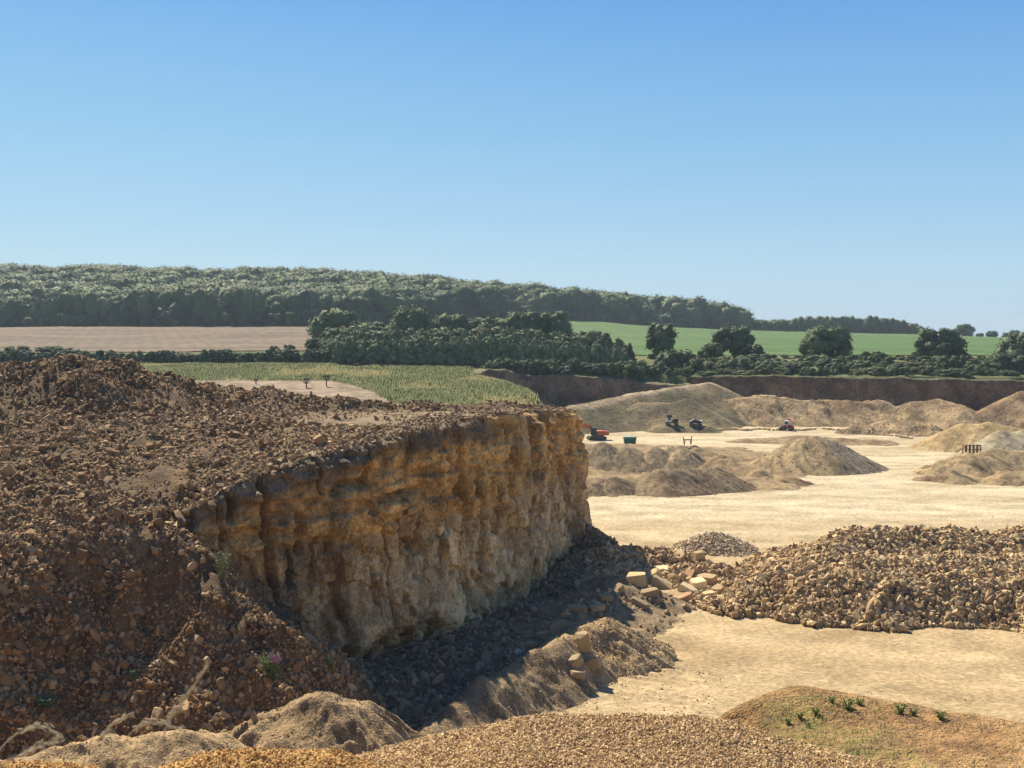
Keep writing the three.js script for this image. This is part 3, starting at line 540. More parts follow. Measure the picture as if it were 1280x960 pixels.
const cornerFan = heap({ name: 'rubble_fan', label: 'steep rubble fan leaning on the far corner of the cliff', category: 'rubble', segs: [[5.6, 91.2, 2.7, 6.6, 90.6, 2.3, .85], [6.6, 90.6, 1.9, 8, 87, 1.0, .7]], res: .2, colors: [[.2, .15, .1], [.27, .205, .135]], rough: .2, freq: .7, seed: 851 });
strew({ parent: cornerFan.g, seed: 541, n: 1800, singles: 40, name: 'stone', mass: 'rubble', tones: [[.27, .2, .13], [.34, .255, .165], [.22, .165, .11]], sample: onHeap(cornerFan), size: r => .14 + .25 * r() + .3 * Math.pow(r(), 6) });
const spill = heap({ name: 'spill_heap', label: 'brown heap of small stone that the quarried blocks lie on', category: 'stockpile', segs: [[7.6, 86.4, 1.5, 13, 87, 1.0, .5], [8.6, 82, .75, 15, 83.2, .7, .38], [12, 88, 1.0, 14.3, 86, .5, .6], [6, 80, .7, 8.6, 82, .75, .4]], res: .2, colors: [[.24, .175, .11], [.34, .255, .165], [.43, .33, .21]], rough: .22, freq: .6, seed: 861 });
strew({ parent: spill.g, seed: 542, n: 4200, singles: 120, name: 'stone', mass: 'stones', tones: [[.40, .31, .20], [.50, .40, .26], [.30, .22, .14], [.42, .305, .19]], sample: onHeap(spill), size: r => .13 + .25 * r() + .45 * Math.pow(r(), 6) });
strew({ parent: spill.g, seed: 549, n: 170, singles: 60, name: 'stone', mass: 'stones', tones: [[.46, .36, .23], [.55, .45, .3], [.38, .29, .18]], sample: r => { const x = 12.4 + 5.6 * r(), d = 75.5 + 3.4 * r() + (x - 12.4) * .15; return [x, floorY(x, d) + .05, -d]; }, size: r => .2 + .45 * r() * r() });
const lowBank = heap({ name: 'low_bank', label: 'low tan bank of fines lying in the cliff shadow', category: 'mound', segs: [[7.6, 74.5, 1.5, 5, 70, 1.3, .5], [5, 70, 1.3, 0, 62.5, .7, .3], [7.6, 74.5, 1.5, 7, 79, .9, .4]], res: .2, colors: [[.25, .19, .125], [.34, .265, .175]], rough: .25, freq: .5, seed: 871 });
strew({ parent: lowBank.g, seed: 543, n: 1200, singles: 40, name: 'stone', mass: 'stones', tones: [[.38, .30, .2], [.28, .22, .15]], sample: onHeap(lowBank), size: r => .08 + .2 * r() + .5 * Math.pow(r(), 9) });
const windrow = heap({ name: 'sand_ridge', label: 'steep brown ridge of fines running towards the viewer beside the cliff', category: 'mound', segs: [[3.0, 58.8, 2.2, 1.2, 56, 2.0, .95], [1.2, 56, 2, -1.4, 52.4, 1.5, .85], [-1.4, 52.4, 1.5, -3.6, 47.6, 1.1, .8]], res: .12, colors: [[.27, .195, .12], [.36, .27, .17], [.44, .335, .215]], rough: .16, freq: .7, rill: .15, seed: 881 });
strew({ parent: windrow.g, seed: 544, n: 4000, mass: 'stones', tones: [[.42, .33, .21], [.30, .23, .145]], sample: onHeap(windrow), size: r => .035 + .09 * r() * r() });
const sandHeap = heap({ name: 'sand_heap', label: 'small sunlit heap of crumbled tan fines with blocks against it', segs: [[5.4, 62.2, 2.15, 4.2, 61.6, 1.8, .62], [4.2, 61.6, 1.8, 4.6, 59.8, .8, .6]], res: .1, colors: [[.36, .265, .155], [.45, .34, .205], [.52, .40, .25]], rough: .16, freq: .8, rill: .25, seed: 891 });
strew({ parent: sandHeap.g, seed: 545, n: 3600, mass: 'stones', tones: [[.50, .38, .23], [.36, .27, .165]], sample: onHeap(sandHeap), size: r => .04 + .12 * r() * r() });
const mound1 = heap({ name: 'sand_mound', label: 'cracked tan sand mound in the near foreground, a pair of stones on it', category: 'mound', segs: [[-9.2, 40.6, 4.1, -7.2, 41, 4.5, .72], [-7.2, 41, 4.5, -5.6, 41.6, 4.0, .72], [-7.4, 39.5, 3.7, -6.4, 37, 2.6, .7]], res: .1, colors: [[.31, .225, .135], [.40, .295, .18], [.46, .345, .21]], rough: .25, freq: .6, rill: .25, seed: 901 });
const mound2 = heap({ name: 'sand_mound', label: 'tan sand mound at the bottom left behind the dry grass', category: 'mound', segs: [[-17.5, 37, 3.9, -15, 37.5, 4.0, .6], [-13.6, 38, 4.3, -11.2, 38.4, 4.35, .6]], res: .12, colors: [[.31, .225, .135], [.40, .295, .18], [.46, .345, .21]], rough: .25, freq: .6, rill: .2, seed: 911 });
strew({ parent: mound1.g, seed: 546, n: 4000, singles: 24, name: 'stone', mass: 'stones', tones: [[.42, .32, .2], [.32, .235, .145]], sample: onHeap(mound1), size: r => .025 + .08 * r() * r() + .4 * Math.pow(r(), 60) });
strew({ parent: mound2.g, seed: 547, n: 4000, singles: 24, name: 'stone', mass: 'stones', tones: [[.42, .32, .2], [.32, .235, .145]], sample: onHeap(mound2), size: r => .025 + .08 * r() * r() + .4 * Math.pow(r(), 60) });

{ // loose stones and clods trodden into the floor
  const g = new THREE.Group(), put = (seed, n, x0, x1, d0, d1, sz) => strew({ parent: g, seed, n, mass: 'loose_stones', shapes: PEBBLES, tones: [[.50, .39, .24], [.38, .28, .165], [.58, .47, .31]], sink: .35, sample: r => { const x = lerp(x0, x1, r()), d = lerp(d0, d1, r()); return fbm(x * .15, d * .15, 3, 590) + .4 * r() < .12 ? null : [x, floorY(x, d), -d]; }, size: sz });
  put(560, 1500, 2, 40, 50, 80, r => .03 + .1 * Math.pow(r(), 4)); put(561, 700, 0, 11, 52, 60, r => .05 + .14 * Math.pow(r(), 3)); put(562, 900, 8, 60, 80, 125, r => .06 + .14 * Math.pow(r(), 4));
  stuff(g, 'loose_stones', 'loose stones and clods scattered over the quarry floor', 'stones');
}
// quarried blocks, each a thing: [px, py, base height, length, height, depth, turn, tilt, roll, tone, label]
const CREAM = [.66, .56, .40], TAN = [.52, .41, .26], DUN = [.40, .31, .2], RUST = [.43, .27, .17];
const blocks = [
  [830, 709, 1.25, 1.15, .32, .8, .3, .15, -.12, CREAM, 'flat cream slab with a bright top, highest of the spilled blocks'],
  [812, 720, .95, 1.5, .5, .6, .25, .1, .5, TAN, 'long tan slab tilted up against the cream slab'],
  [796, 725, .8, 1.1, .85, .8, -.1, .05, .05, TAN, 'squarish tan block at the left of the spilled blocks'],
  [829, 730, .7, 1.75, .6, .7, -.35, .12, -.5, TAN, 'long tan slab tilting down to the right in the spill'],
  [846, 722, .9, 1.1, .5, .7, .6, .2, -.6, DUN, 'dun slab leaning behind the long tilted slab'],
  [859, 735, .45, 1.15, .5, .7, -.5, .1, -.4, CREAM, 'pale cream block lying low at the front of the spill'],
  [873, 732, .6, .95, .9, .85, .35, .1, .12, CREAM, 'upright pale cube of stone at the front of the spill'],
  [874, 698, .9, .7, 1.05, .5, .1, 0, .04, DUN, 'upright dun slab standing at the back of the spill'],
  [884, 724, .6, 1.15, .7, .8, -.6, .3, .2, DUN, 'grey dun block right of the pale cube'],
  [897, 736, .3, .85, .55, .6, .9, .2, .1, DUN, 'rounded dun block at the right end of the spill'],
  [886, 741, .22, .75, .4, .55, .2, .05, .15, TAN, 'small tan block on the floor before the spill'],
  [856, 745, .25, .9, .4, .5, .4, .1, .3, RUST, 'reddish broken block at the toe of the spill'],
  [849, 694, .9, .9, .5, .7, .8, .3, .2, TAN, 'tan block half buried at the back of the spill'],
  [861, 717, .85, .8, .45, .6, 1.2, .3, .1, RUST, 'reddish block among the pale ones of the spill'],
  [771, 735, .9, 1.2, .5, .6, .7, .1, .35, DUN, 'long grey block in the shade right of the rubble fan'],
  [812, 741, 1.2, 1.3, .7, .8, .1, .1, .2, DUN, 'large dun block at the shaded end of the low bank'],
  [799, 752, 1.1, 1.4, .5, .6, -.4, .1, -.35, DUN, 'long dun slab sliding off the low bank'],
  [757, 746, .7, .95, .6, .7, .3, .2, .1, DUN, 'rounded grey block in the shade below the cliff corner'],
  [747, 758, .6, 1.1, .5, .7, .2, .1, .15, TAN, 'pale topped block in the middle of the shade'],
  [722, 760, .6, 1.3, .55, .8, -.2, .1, .05, DUN, 'broad dark block left of the pale topped block'],
  [697, 781, .6, 1.3, .5, .55, .5, .1, .4, DUN, 'long dark slab propped up in the shade'],
  [677, 791, .5, .9, .35, .5, .1, .1, .1, DUN, 'small flat dark block beside the propped slab'],
  [659, 804, .5, 1.2, .35, .6, .2, .05, .1, DUN, 'flat dark slab nearest the cliff in the shade'],
  [647, 813, .4, .5, .3, .4, .6, .2, .1, [.52, .55, .52], 'pale bluish stone lying in the deep shade'],
  [729, 806, 1.1, .8, 1.25, .7, .2, .15, .25, TAN, 'tall rounded block leaning on the small sand heap'],
  [719, 826, .55, 1.0, .6, .6, .5, .1, .35, TAN, 'tan block below the tall leaning one'],
  [740, 830, .6, 1.2, .65, .7, -.4, .1, .55, TAN, 'slanting tan block at the front of the small sand heap'],
  [721, 841, .2, .95, .45, .55, -.1, .03, -.04, TAN, 'small squared block at the toe of the sand heap'],
];
function seenOn(px, py) {                             // first heap or floor met along the line of sight
  let d = 42; for (; d < 110; d += .05) { const v = at(px, py, d), x = v.x; if (v.y <= Math.max(floorY(x, d), ...[spill, lowBank, windrow, sandHeap, talus, cornerFan].map(q => q.f(x, d)))) break; }
  return at(px, py, d);
}
blocks.forEach(([px, py, h, l, hh, w, ry, rx, rz, tone, label], i) => {
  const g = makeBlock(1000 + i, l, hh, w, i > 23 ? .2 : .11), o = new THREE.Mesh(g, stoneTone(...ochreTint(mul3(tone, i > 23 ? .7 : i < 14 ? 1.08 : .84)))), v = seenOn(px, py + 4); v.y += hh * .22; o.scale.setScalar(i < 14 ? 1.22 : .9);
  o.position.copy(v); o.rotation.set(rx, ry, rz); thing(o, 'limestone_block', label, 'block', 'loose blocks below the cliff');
});

// ------------------------------------------------------------------ foreground gravel
const berm = heap({ name: 'gravel_heap', label: 'broad heap of tan gravel across the bottom of the view', category: 'gravel heap', base: 9.5, segs: [[.4, 16, 12.55, 2.6, 16, 12.5, .27]], box: [-4.5, 8, 12.2, 20], res: .07, colors: [[.40, .28, .15], [.48, .345, .195]], mat: M.gravelbed, rough: .04, freq: .7, round: .1, back: [16, .42], seed: 921 });
const ochre = heap({ name: 'gravel_heap', label: 'orange gravel heap at the bottom left corner', category: 'gravel heap', base: 12.5, segs: [[-2.6, 10, 14.22, -1.7, 10, 14.26, .36], [-4.9, 10.2, 14.15, -4.0, 10.2, 14.12, .36]], box: [-7, 1.2, 7.6, 13], res: .06, colors: [[.46, .28, .10], [.54, .345, .135]], mat: M.gravelbed, rough: .035, freq: .8, round: .04, back: [10, .42], seed: 931 });
strew({ parent: berm.g, seed: 550, n: 70000, mass: 'gravel', shapes: PEBBLES, sink: .3, tones: [[.54, .41, .245], [.46, .33, .18], [.62, .49, .31], [.37, .255, .14]], sample: r => { const x = -3 + 9.5 * r(), d = 13.9 + 3.4 * r(), h = berm.f(x, d); return h > bankY(x, d) - .05 ? [x, h, -d] : null; }, size: r => .018 + .035 * r() + .04 * Math.pow(r(), 9) });
strew({ parent: ochre.g, seed: 551, n: 45000, mass: 'gravel', shapes: PEBBLES, sink: .3, tones: [[.58, .375, .145], [.50, .30, .10], [.64, .46, .22], [.42, .25, .09]], sample: r => { const x = -6 + 6.6 * r(), d = 8.4 + 3.2 * r(), h = ochre.f(x, d); return h > bankY(x, d) - .05 ? [x, h, -d] : null; }, size: r => .012 + .022 * r() + .03 * Math.pow(r(), 9) });

// ------------------------------------------------------------------ trees
M.leaf = new THREE.MeshStandardMaterial({ vertexColors: true, roughness: .85, side: THREE.DoubleSide }); M.leaf.name = 'leaf';
flat('bark', .09, .075, .055, 1);
// a crown one unit tall and about `w` wide made of leaf clumps: many small faces spread over lumps, tone by clump
function crownGeo(seed, { w = 1, lumps = 26, leaves = 2600, leaf = .05, shape = 'round', tones, low = .1, fat = 1, soft: softness = .9, core = 1 }) {
  const r = rng(seed), pos = [], nor = [], col = [], L = [], soft = new THREE.Vector3();
  for (let i = 0; i < lumps; i++) {
    const t = (i + .5) / lumps, y = low + (1 - low) * (shape === 'upright' ? .15 + .8 * t : .12 + .8 * Math.pow(t, .9)), a = i * 2.4 + r() * 1.2;
    const k = (y - low) / (1 - low), prof = shape === 'upright' ? Math.pow(Math.sin(Math.PI * clamp(k * .86 + .12)), .7) * .8 : shape === 'cone' ? (1 - k) * .95 + .08 : Math.sqrt(clamp(1 - Math.pow((k - .42) / .6, 2)));
    const R0 = prof * w / 2, q = R0 * (.45 + .4 * Math.sqrt(r())), rad = fat * (.11 + .09 * r()) * (shape === 'upright' ? .62 : 1) * Math.min(1.15, .45 + prof);
    L.push({ c: new THREE.Vector3(Math.cos(a) * q, Math.min(y, 1 - rad * .75), Math.sin(a) * q), r: rad, t: tones[Math.floor(r() * tones.length)], k: .75 + .5 * r() });
  }
  L.push({ c: new THREE.Vector3(0, low + (1 - low) * .45, 0), r: .22 * w, t: tones[0], k: .7 });
  const n = new THREE.Vector3(), u = new THREE.Vector3(), v = new THREE.Vector3(), p = new THREE.Vector3();
  const tot = L.reduce((a, b) => a + b.r * b.r, 0);
  for (const l of L) {
    const m = Math.round(leaves * l.r * l.r / tot);
    for (let i = 0; i < m; i++) {
      const cy = 1 - 1.75 * r(), a = r() * 6.283, sq = Math.sqrt(1 - cy * cy); n.set(Math.cos(a) * sq, cy, Math.sin(a) * sq);
      p.copy(n).multiplyScalar(l.r * (.72 + .42 * r())).add(l.c); soft.copy(n);
      n.x += (r() - .5) * 1.1; n.y += (r() - .5) * 1.1 + .45; n.z += (r() - .5) * 1.1; n.normalize();
      u.set(r() - .5, r() - .5, r() - .5).cross(n).normalize(); v.crossVectors(n, u);
      const s = leaf * (.55 + .8 * r()), e = s * (.5 + .4 * r()), k = l.k * (.8 + .4 * r());
      const q = [[-s, 0], [0, -e], [s, 0], [0, e]].map(([a1, b1]) => [p.x + u.x * a1 + v.x * b1, p.y + u.y * a1 + v.y * b1, p.z + u.z * a1 + v.z * b1]);
      soft.multiplyScalar(softness).add(n).normalize();
      for (const j of [0, 1, 2, 0, 2, 3]) { pos.push(...q[j]); nor.push(soft.x, soft.y, soft.z); col.push(l.t[0] * k, l.t[1] * k, l.t[2] * k); }
    }
  }
  for (const [li, l] of L.entries()) {                // the dense inside of each clump, knobbly
    const ico = new THREE.IcosahedronGeometry(1, core), P0 = ico.attributes.position;
    for (let i = 0; i < P0.count; i++) {
      p.fromBufferAttribute(P0, i); const k = l.r * .76 * (1 + .34 * n2(p.x * 2.7 + li * 3.1 + p.z * 1.3, p.y * 2.7 + p.z * 2.1, 71) + .2 * n2(p.x * 6 + p.z * 3, p.y * 6 + li, 72));
      n.copy(p).normalize(); pos.push(l.c.x + p.x * k, l.c.y + p.y * k, l.c.z + p.z * k); nor.push(n.x, n.y, n.z); col.push(l.t[0] * l.k * .95, l.t[1] * l.k * .95, l.t[2] * l.k * .95);
    }
  }
  const g = new THREE.BufferGeometry(); g.setAttribute('position', new THREE.Float32BufferAttribute(pos, 3)); g.setAttribute('color', new THREE.Float32BufferAttribute(col, 3)); g.setAttribute('normal', new THREE.Float32BufferAttribute(nor, 3));
  return g;
}
const trunkGeo = (() => {                            // tapered trunk with four limbs, one unit tall
  const bits = [new THREE.CylinderGeometry(.016, .032, .55, 7).translate(0, .27, 0)];
  for (let i = 0; i < 4; i++) bits.push(new THREE.CylinderGeometry(.006, .013, .34, 5).translate(0, .17, 0).rotateZ(.55 + .12 * i).rotateY(i * 1.6).translate(0, .3 + .06 * i, 0));
  return mergeGeometries(bits);
})();
const OAK = [[.062, .098, .03], [.08, .12, .036], [.10, .14, .046]], WILLOW = [[.16, .20, .085], [.21, .25, .115], [.12, .16, .062]], BUSH = [[.085, .12, .036], [.115, .15, .05], [.14, .16, .065]], DARK = [[.04, .066, .026], [.055, .085, .03]];
const crowns = {
  oak: [crownGeo(1, { w: 1.05, tones: OAK, leaves: 4200, leaf: .032, low: .02, fat: 1.2, soft: 1.6 }), crownGeo(2, { w: 1.2, tones: OAK, leaves: 4800, leaf: .032, lumps: 30, low: -.02, fat: 1.25, soft: 1.6 }), crownGeo(3, { w: .95, tones: OAK, leaves: 4000, leaf: .036, lumps: 22, low: .02 })],
  open: [crownGeo(4, { w: 1.1, tones: [[.06, .09, .032], [.085, .12, .045]], leaves: 2400, leaf: .034, lumps: 26, low: -.02 }), crownGeo(5, { w: 1.2, tones: [[.06, .09, .032], [.085, .12, .045]], leaves: 2800, leaf: .034, lumps: 30, low: -.04 })],
  willow: [crownGeo(6, { w: .62, tones: WILLOW, leaves: 3000, leaf: .036, lumps: 30, shape: 'upright', low: .03 }), crownGeo(7, { w: .7, tones: WILLOW, leaves: 3000, leaf: .036, lumps: 34, shape: 'upright', low: .03 }), crownGeo(8, { w: .56, tones: WILLOW, leaves: 2800, leaf: .036, lumps: 26, shape: 'upright', low: .03 })],
  dark: [crownGeo(9, { w: 1.3, tones: DARK, leaves: 3600, leaf: .04, lumps: 30, low: .02 })],
  bush: [crownGeo(10, { w: 1.5, tones: BUSH, leaves: 1700, leaf: .06, lumps: 18, low: -.05 }), crownGeo(11, { w: 1.8, tones: BUSH, leaves: 1800, leaf: .06, lumps: 20, low: -.05 }), crownGeo(12, { w: 1.3, tones: OAK, leaves: 1700, leaf: .06, lumps: 16, low: -.05 })],
  wood: [0, 1, 2, 3, 4].map(i => crownGeo(20 + i, { w: .95 + .12 * i, tones: [[[.065, .105, .03]], [[.085, .125, .036]], [[.07, .112, .038]], [[.11, .145, .05]], [[.045, .08, .03]]][i], leaves: 4200, leaf: .03, lumps: 11, low: 0, fat: 1.55, soft: 1.4, core: 2 })),
  pine: [crownGeo(30, { w: .5, tones: DARK, leaves: 1500, leaf: .05, lumps: 22, shape: 'cone', low: .05 })],
};
const ONES = ['', 'first', 'second', 'third', 'fourth', 'fifth', 'sixth', 'seventh', 'eighth', 'ninth', 'tenth', 'eleventh', 'twelfth', 'thirteenth', 'fourteenth', 'fifteenth', 'sixteenth', 'seventeenth', 'eighteenth', 'nineteenth'], TENS = ['', '', 'twent', 'thirt', 'fort', 'fift', 'sixt'];
const nth = i => i < 19 ? ONES[i + 1] : (i + 1) % 10 ? TENS[Math.floor((i + 1) / 10)] + 'y ' + ONES[(i + 1) % 10] : TENS[(i + 1) / 10] + 'ieth';
const protos = {};
function tree(name, label, category, kind, variant, px, d, topPy, width, basePy, group, spin = 0) {
  const key = kind + variant; let o;
  const foot = at(px, basePy ?? 480, d), x = foot.x, y = basePy === undefined ? land(x, d) - .1 : foot.y, top = at(px, topPy, d).y, h = top - y, geo = crowns[kind][variant];
  if (!protos[key]) { o = new THREE.Group(); if (kind !== 'bush') part(o, 'trunk', trunkGeo, M.bark); part(o, 'crown', geo, M.leaf); protos[key] = o; } else o = protos[key].clone();
  geo.computeBoundingBox(); const bw = geo.boundingBox.max.x - geo.boundingBox.min.x, bh = geo.boundingBox.max.y, wm = width * d / FOCAL;
  o.position.set(x, y, -d); o.scale.set(wm / bw, h / bh, wm / bw); o.rotation.y = spin;
  return thing(o, name, label, category, group);
}
{
  const r = rng(4242), spin = () => r() * 6.28;
  // single trees above the right-hand face
  tree('field_tree', 'open crowned tree at the left end of the green field', 'tree', 'open', 0, 826, 292, 402, 46, 443, undefined, 1);
  tree('field_tree', 'spreading tree left of the round dark one on the green field', 'tree', 'open', 1, 916, 296, 406, 56, 444, undefined, 2);
  tree('field_tree', 'round dense dark tree standing alone before the green field', 'tree', 'oak', 1, 1033, 300, 405, 74, 448, undefined, .6);
  tree('field_tree', 'loose bushy tree near the right end of the green field', 'tree', 'open', 1, 1174, 292, 408, 66, 449, undefined, 4);
  tree('field_tree', 'tall ragged tree cut by the right edge of the view', 'tree', 'open', 0, 1278, 280, 412, 74, 474, undefined, 3);
  tree('field_tree', 'small dark tree on the skyline right of the far wood', 'tree', 'oak', 0, 1205, 715, 404, 26, 421, undefined, 2);
  tree('field_tree', 'tiny rounded tree on the skyline near the right edge', 'tree', 'oak', 2, 1240, 720, 413, 16, 422, undefined, 5);
  // larger trees at the back of the copse
  [[421, 384, 58, 0, 'leftmost large tree of the copse, beside the stubble field'], [515, 381, 58, 1, 'tallest dark domed tree in the copse'], [566, 390, 52, 0, 'round tree just right of the tallest domed one'], [611, 395, 52, 2, 'yellow green tree in the middle of the copse'], [655, 385, 50, 1, 'big tree near the right end of the copse'], [690, 387, 44, 0, 'last large tree at the right end of the copse'], [468, 400, 44, 2, 'low tree in the gap left of the tallest domed one'], [590, 400, 40, 1, 'low tree left of the yellow green one in the copse'], [540, 397, 40, 2, 'small tree tucked right behind the tallest domed one'], [634, 398, 40, 0, 'low tree between the yellow green and the big one']].forEach(([px, top, w, v, label]) => tree('copse_tree', label, 'tree', 'oak', v, px, 330, top, w * 1.25, 440, 'large trees of the copse', spin()));
  // two ranks of upright trees in front
  for (let i = 0; i < 30; i++) {
    const px = 418 + i * 12.6 + (r() - .5) * 6, base = curve([[400, 452], [640, 463], [800, 476]], px) - 4, top = curve([[400, 428], [440, 421], [520, 417], [640, 420], [700, 423], [760, 430], [800, 440]], px) + (r() - .5) * 7;
    tree('poplar', `upright grey green tree, ${nth(i)} from the left in the planted row's back rank`, 'tree', 'willow', i % 3, px, 292, top - 3 - 5 * r(), 17 + 7 * r(), base, 'back rank of the planted row', spin());
  }
  for (let i = 0; i < 29; i++) {
    const px = 424 + i * 12.8 + (r() - .5) * 6, base = curve([[400, 456], [640, 466], [800, 482]], px), top = curve([[400, 434], [440, 426], [520, 424], [640, 426], [700, 428], [760, 434], [800, 446]], px) + (r() - .5) * 8;
    tree('poplar', `upright grey green tree, ${nth(i)} from the left in the planted row's front rank`, 'tree', 'willow', (i + 1) % 3, px, 276, top + 5 - 12 * r(), 17 + 7 * r(), base, 'front rank of the planted row', spin());
  }
  tree('conifer', 'small pointed dark conifer at the right end of the planted row', 'tree', 'pine', 0, 786, 284, 428, 22, 466);
  // bushes on the bench above the far faces
  tree('thicket', 'dense dark thicket below the open crowned tree', 'bush', 'dark', 0, 842, 268, 436, 62, 486);
  [[792, 448, 40, 482], [815, 455, 36, 484], [868, 447, 34, 478], [895, 452, 40, 476], [925, 446, 44, 470], [955, 450, 40, 470], [985, 452, 40, 470], [800, 460, 34, 490], [870, 460, 40, 486]].forEach(([px, top, w, base], i) => tree('scrub_bush', `dark scrub bush ${['just left of', 'under the left side of', 'just right of', 'second to the right of', 'third to the right of', 'fourth to the right of', 'farthest right of', 'low at the left foot of', 'low at the right foot of'][i]} the dense thicket`, 'bush', i % 2 ? 'dark' : 'bush', i % 2 ? 0 : i % 3, px, 263, top, w, base, 'scrub on the bank right of the thicket', spin()));
  for (let i = 0; i < 46; i++) { const px = 874 + i * 9 + r() * 6, lowRow = i % 2, d = lowRow ? 252 + 9 * r() : 266 + 22 * r(), x = at(px, 470, d).x, base = 420 + (EYE - land(x, d)) / d * FOCAL; tree('bench_bush', lowRow ? `low green bush, ${nth(i >> 1)} from the left along the right face's lip` : `green bush, ${nth(i >> 1)} from the left on the slope above the right face`, 'bush', i % 5 === 3 ? 'dark' : 'bush', i % 5 === 3 ? 0 : i % 3, px, d, base - 5 - 11 * r(), 18 + 26 * r(), base + 2, lowRow ? 'bushes along the lip of the right face' : 'bushes on the slope above the right face', spin()); }
  [[1262, 440, 60], [1225, 449, 44], [1248, 452, 50], [1278, 455, 44]].forEach(([px, top, w], i) => tree('bramble', ['tallest dark bramble under the ragged tree at the right edge', 'leftmost low bramble near the ragged tree', 'middle low bramble left of the ragged tree', 'low bramble at the very right edge'][i], 'bush', 'dark', 0, px, 262, top, w, 478, 'bramble under the ragged tree', spin()));
  for (let i = 0; i < 24; i++) { const px = 612 + i * 8 + 4 * r(), d = 262 + 5 * r(), x = at(px, 470, d).x, base = 420 + (EYE - land(x, d)) / d * FOCAL; tree('lip_bush', `dark bush, ${nth(i)} from the left along the low dark face's lip`, 'bush', i % 3 ? 'dark' : 'bush', 0, px, d, base - 8 - 10 * r(), 20 + 12 * r(), base + 3, 'bushes along the lip of the low dark face', spin()); }
  tree('field_bush', 'small bush at the foot of the spreading field tree', 'bush', 'bush', 1, 890, 290, 428, 34, 447); tree('field_bush', 'rounded bush right of the spreading field tree', 'bush', 'bush', 2, 940, 290, 430, 30, 447);
  // hedge below the stubble field
  for (let i = 0; i < 42; i++) { const px = -12 + i * 10 + r() * 4; tree('hedge_bush', `${nth(i)} bush from the left in the hedge below the stubble field`, 'bush', i % 4 === 1 ? 'dark' : 'bush', i % 4 === 1 ? 0 : i % 3, px, 280, 435 + 7 * r(), 20 + 14 * r(), 457, 'hedge below the stubble field', spin()); }
  [[22, 430, 34, 'left bush in the strip below the stubble field'], [62, 430, 40, 'wide bush in the strip below the stubble field'], [78, 432, 28, 'low bush beside the wide one below the stubble'], [343, 430, 14, 'tiny bush alone on the edge of the stubble'], [362, 428, 16, 'tiny pointed bush near the copse on the stubble edge'], [397, 420, 34, 'dark bush where the stubble meets the copse']].forEach(([px, top, w, label], i) => tree('field_bush', label, 'bush', i % 2 ? 'dark' : 'bush', 0, px, 300, top + 2, w, 441, undefined, spin()));
  // woodland edge: the trees that stand out; the rest of the wood is one mass behind them
  const edge = [];
  for (let i = 0; i < 62; i++) edge.push([-8 + i * 6.8 + (r() - .5) * 4, (i % 3 === 1 ? 546 : 554) + r() * 10, curve([[0, 412], [200, 406], [420, 405]], i * 6.8) + 3, (i % 3 === 1 ? 10 + 8 * r() : 22 + 24 * r()), i % 3 === 1 ? 18 + 12 * r() : 34 + 24 * r()]);
  for (const [i, [px, d, base, hpx, w]] of edge.entries()) tree('woodland_edge_tree', `${nth(i)} broadleaf tree from the left on the wood edge above the stubble`, 'tree', 'wood', Math.floor(r() * 5), px, d, base - hpx - 6, w, base, 'trees on the wood edge above the stubble', spin());
  for (let i = 0; i < 26; i++) { const px = 700 + i * 6.9, base = curve([[700, 408], [870, 415]], px) + 2, top = curve([[690, 384], [760, 384], [810, 386], [835, 392], [862, 396], [872, 402], [880, 400]], px) + 6 * r(); tree('skyline_tree', `${nth(i)} tree from the left in the belt behind the green field's left part`, 'tree', 'wood', Math.floor(r() * 5), px, 712 + 10 * r(), top, 22 + 10 * r(), base, 'tree belt behind the green field, left part', spin()); }
  for (let i = 0; i < 40; i++) { const px = 876 + i * 6.9, base = curve([[870, 415], [1150, 420]], px) + 2, top = curve([[870, 403], [890, 397], [960, 398], [1000, 394], [1040, 393], [1100, 393], [1130, 398], [1150, 408]], px) + 5 * r(); tree('skyline_tree', `${nth(i)} tree from the left in the wood behind the green field's right part`, 'tree', 'wood', Math.floor(r() * 5), px, 730 + 12 * r(), top, 22 + 10 * r(), base, 'wood behind the green field, right part', spin()); }
  for (const [px, top, w, label] of [[1190, 412, 14, 'left of the small dark tree'], [1225, 416, 12, 'right of the small dark tree'], [1258, 415, 14, 'right of the tiny rounded tree'], [1268, 412, 16, 'nearest the right edge']]) tree('skyline_tree', 'small hazy skyline tree ' + label, 'tree', 'wood', 1, px, 760, top, w, 422, 'small skyline trees at the far right', spin());
  // the mass of the wood
  const wood = new THREE.Group(), geos = crowns.wood, lists = geos.map(() => []);
  for (let i = 0; i < 1700; i++) {
    const d = 568 + 330 * Math.pow(r(), .8), x = lerp(-.62 * d, 150, r());
    if (x > curve([[560, -90], [640, -40], [700, 20], [730, 150]], d) || (x > 40 && d < 716)) continue;
    lists[Math.floor(r() * 5)].push([x, land(x, d) - 3.5, d, 12 + 11 * r(), spin()]);
  }
  const m4 = new THREE.Matrix4(), q = new THREE.Quaternion(), UP = new THREE.Vector3(0, 1, 0);
  lists.forEach((l, k) => { const im = new THREE.InstancedMesh(geos[k], M.leaf, l.length); l.forEach(([x, y, d, h, a], i) => im.setMatrixAt(i, m4.compose(new THREE.Vector3(x, y, -d), q.setFromAxisAngle(UP, a), new THREE.Vector3(h * 1.2, h, h * 1.2)))); im.name = 'woodland'; im.userData.kind = 'stuff'; wood.add(im); });
  stuff(wood, 'woodland', 'broadleaf wood covering the hill behind the stubble field', 'wood');
  const copseFill = new THREE.Group(), im = new THREE.InstancedMesh(crowns.bush[0], M.leaf, 260);
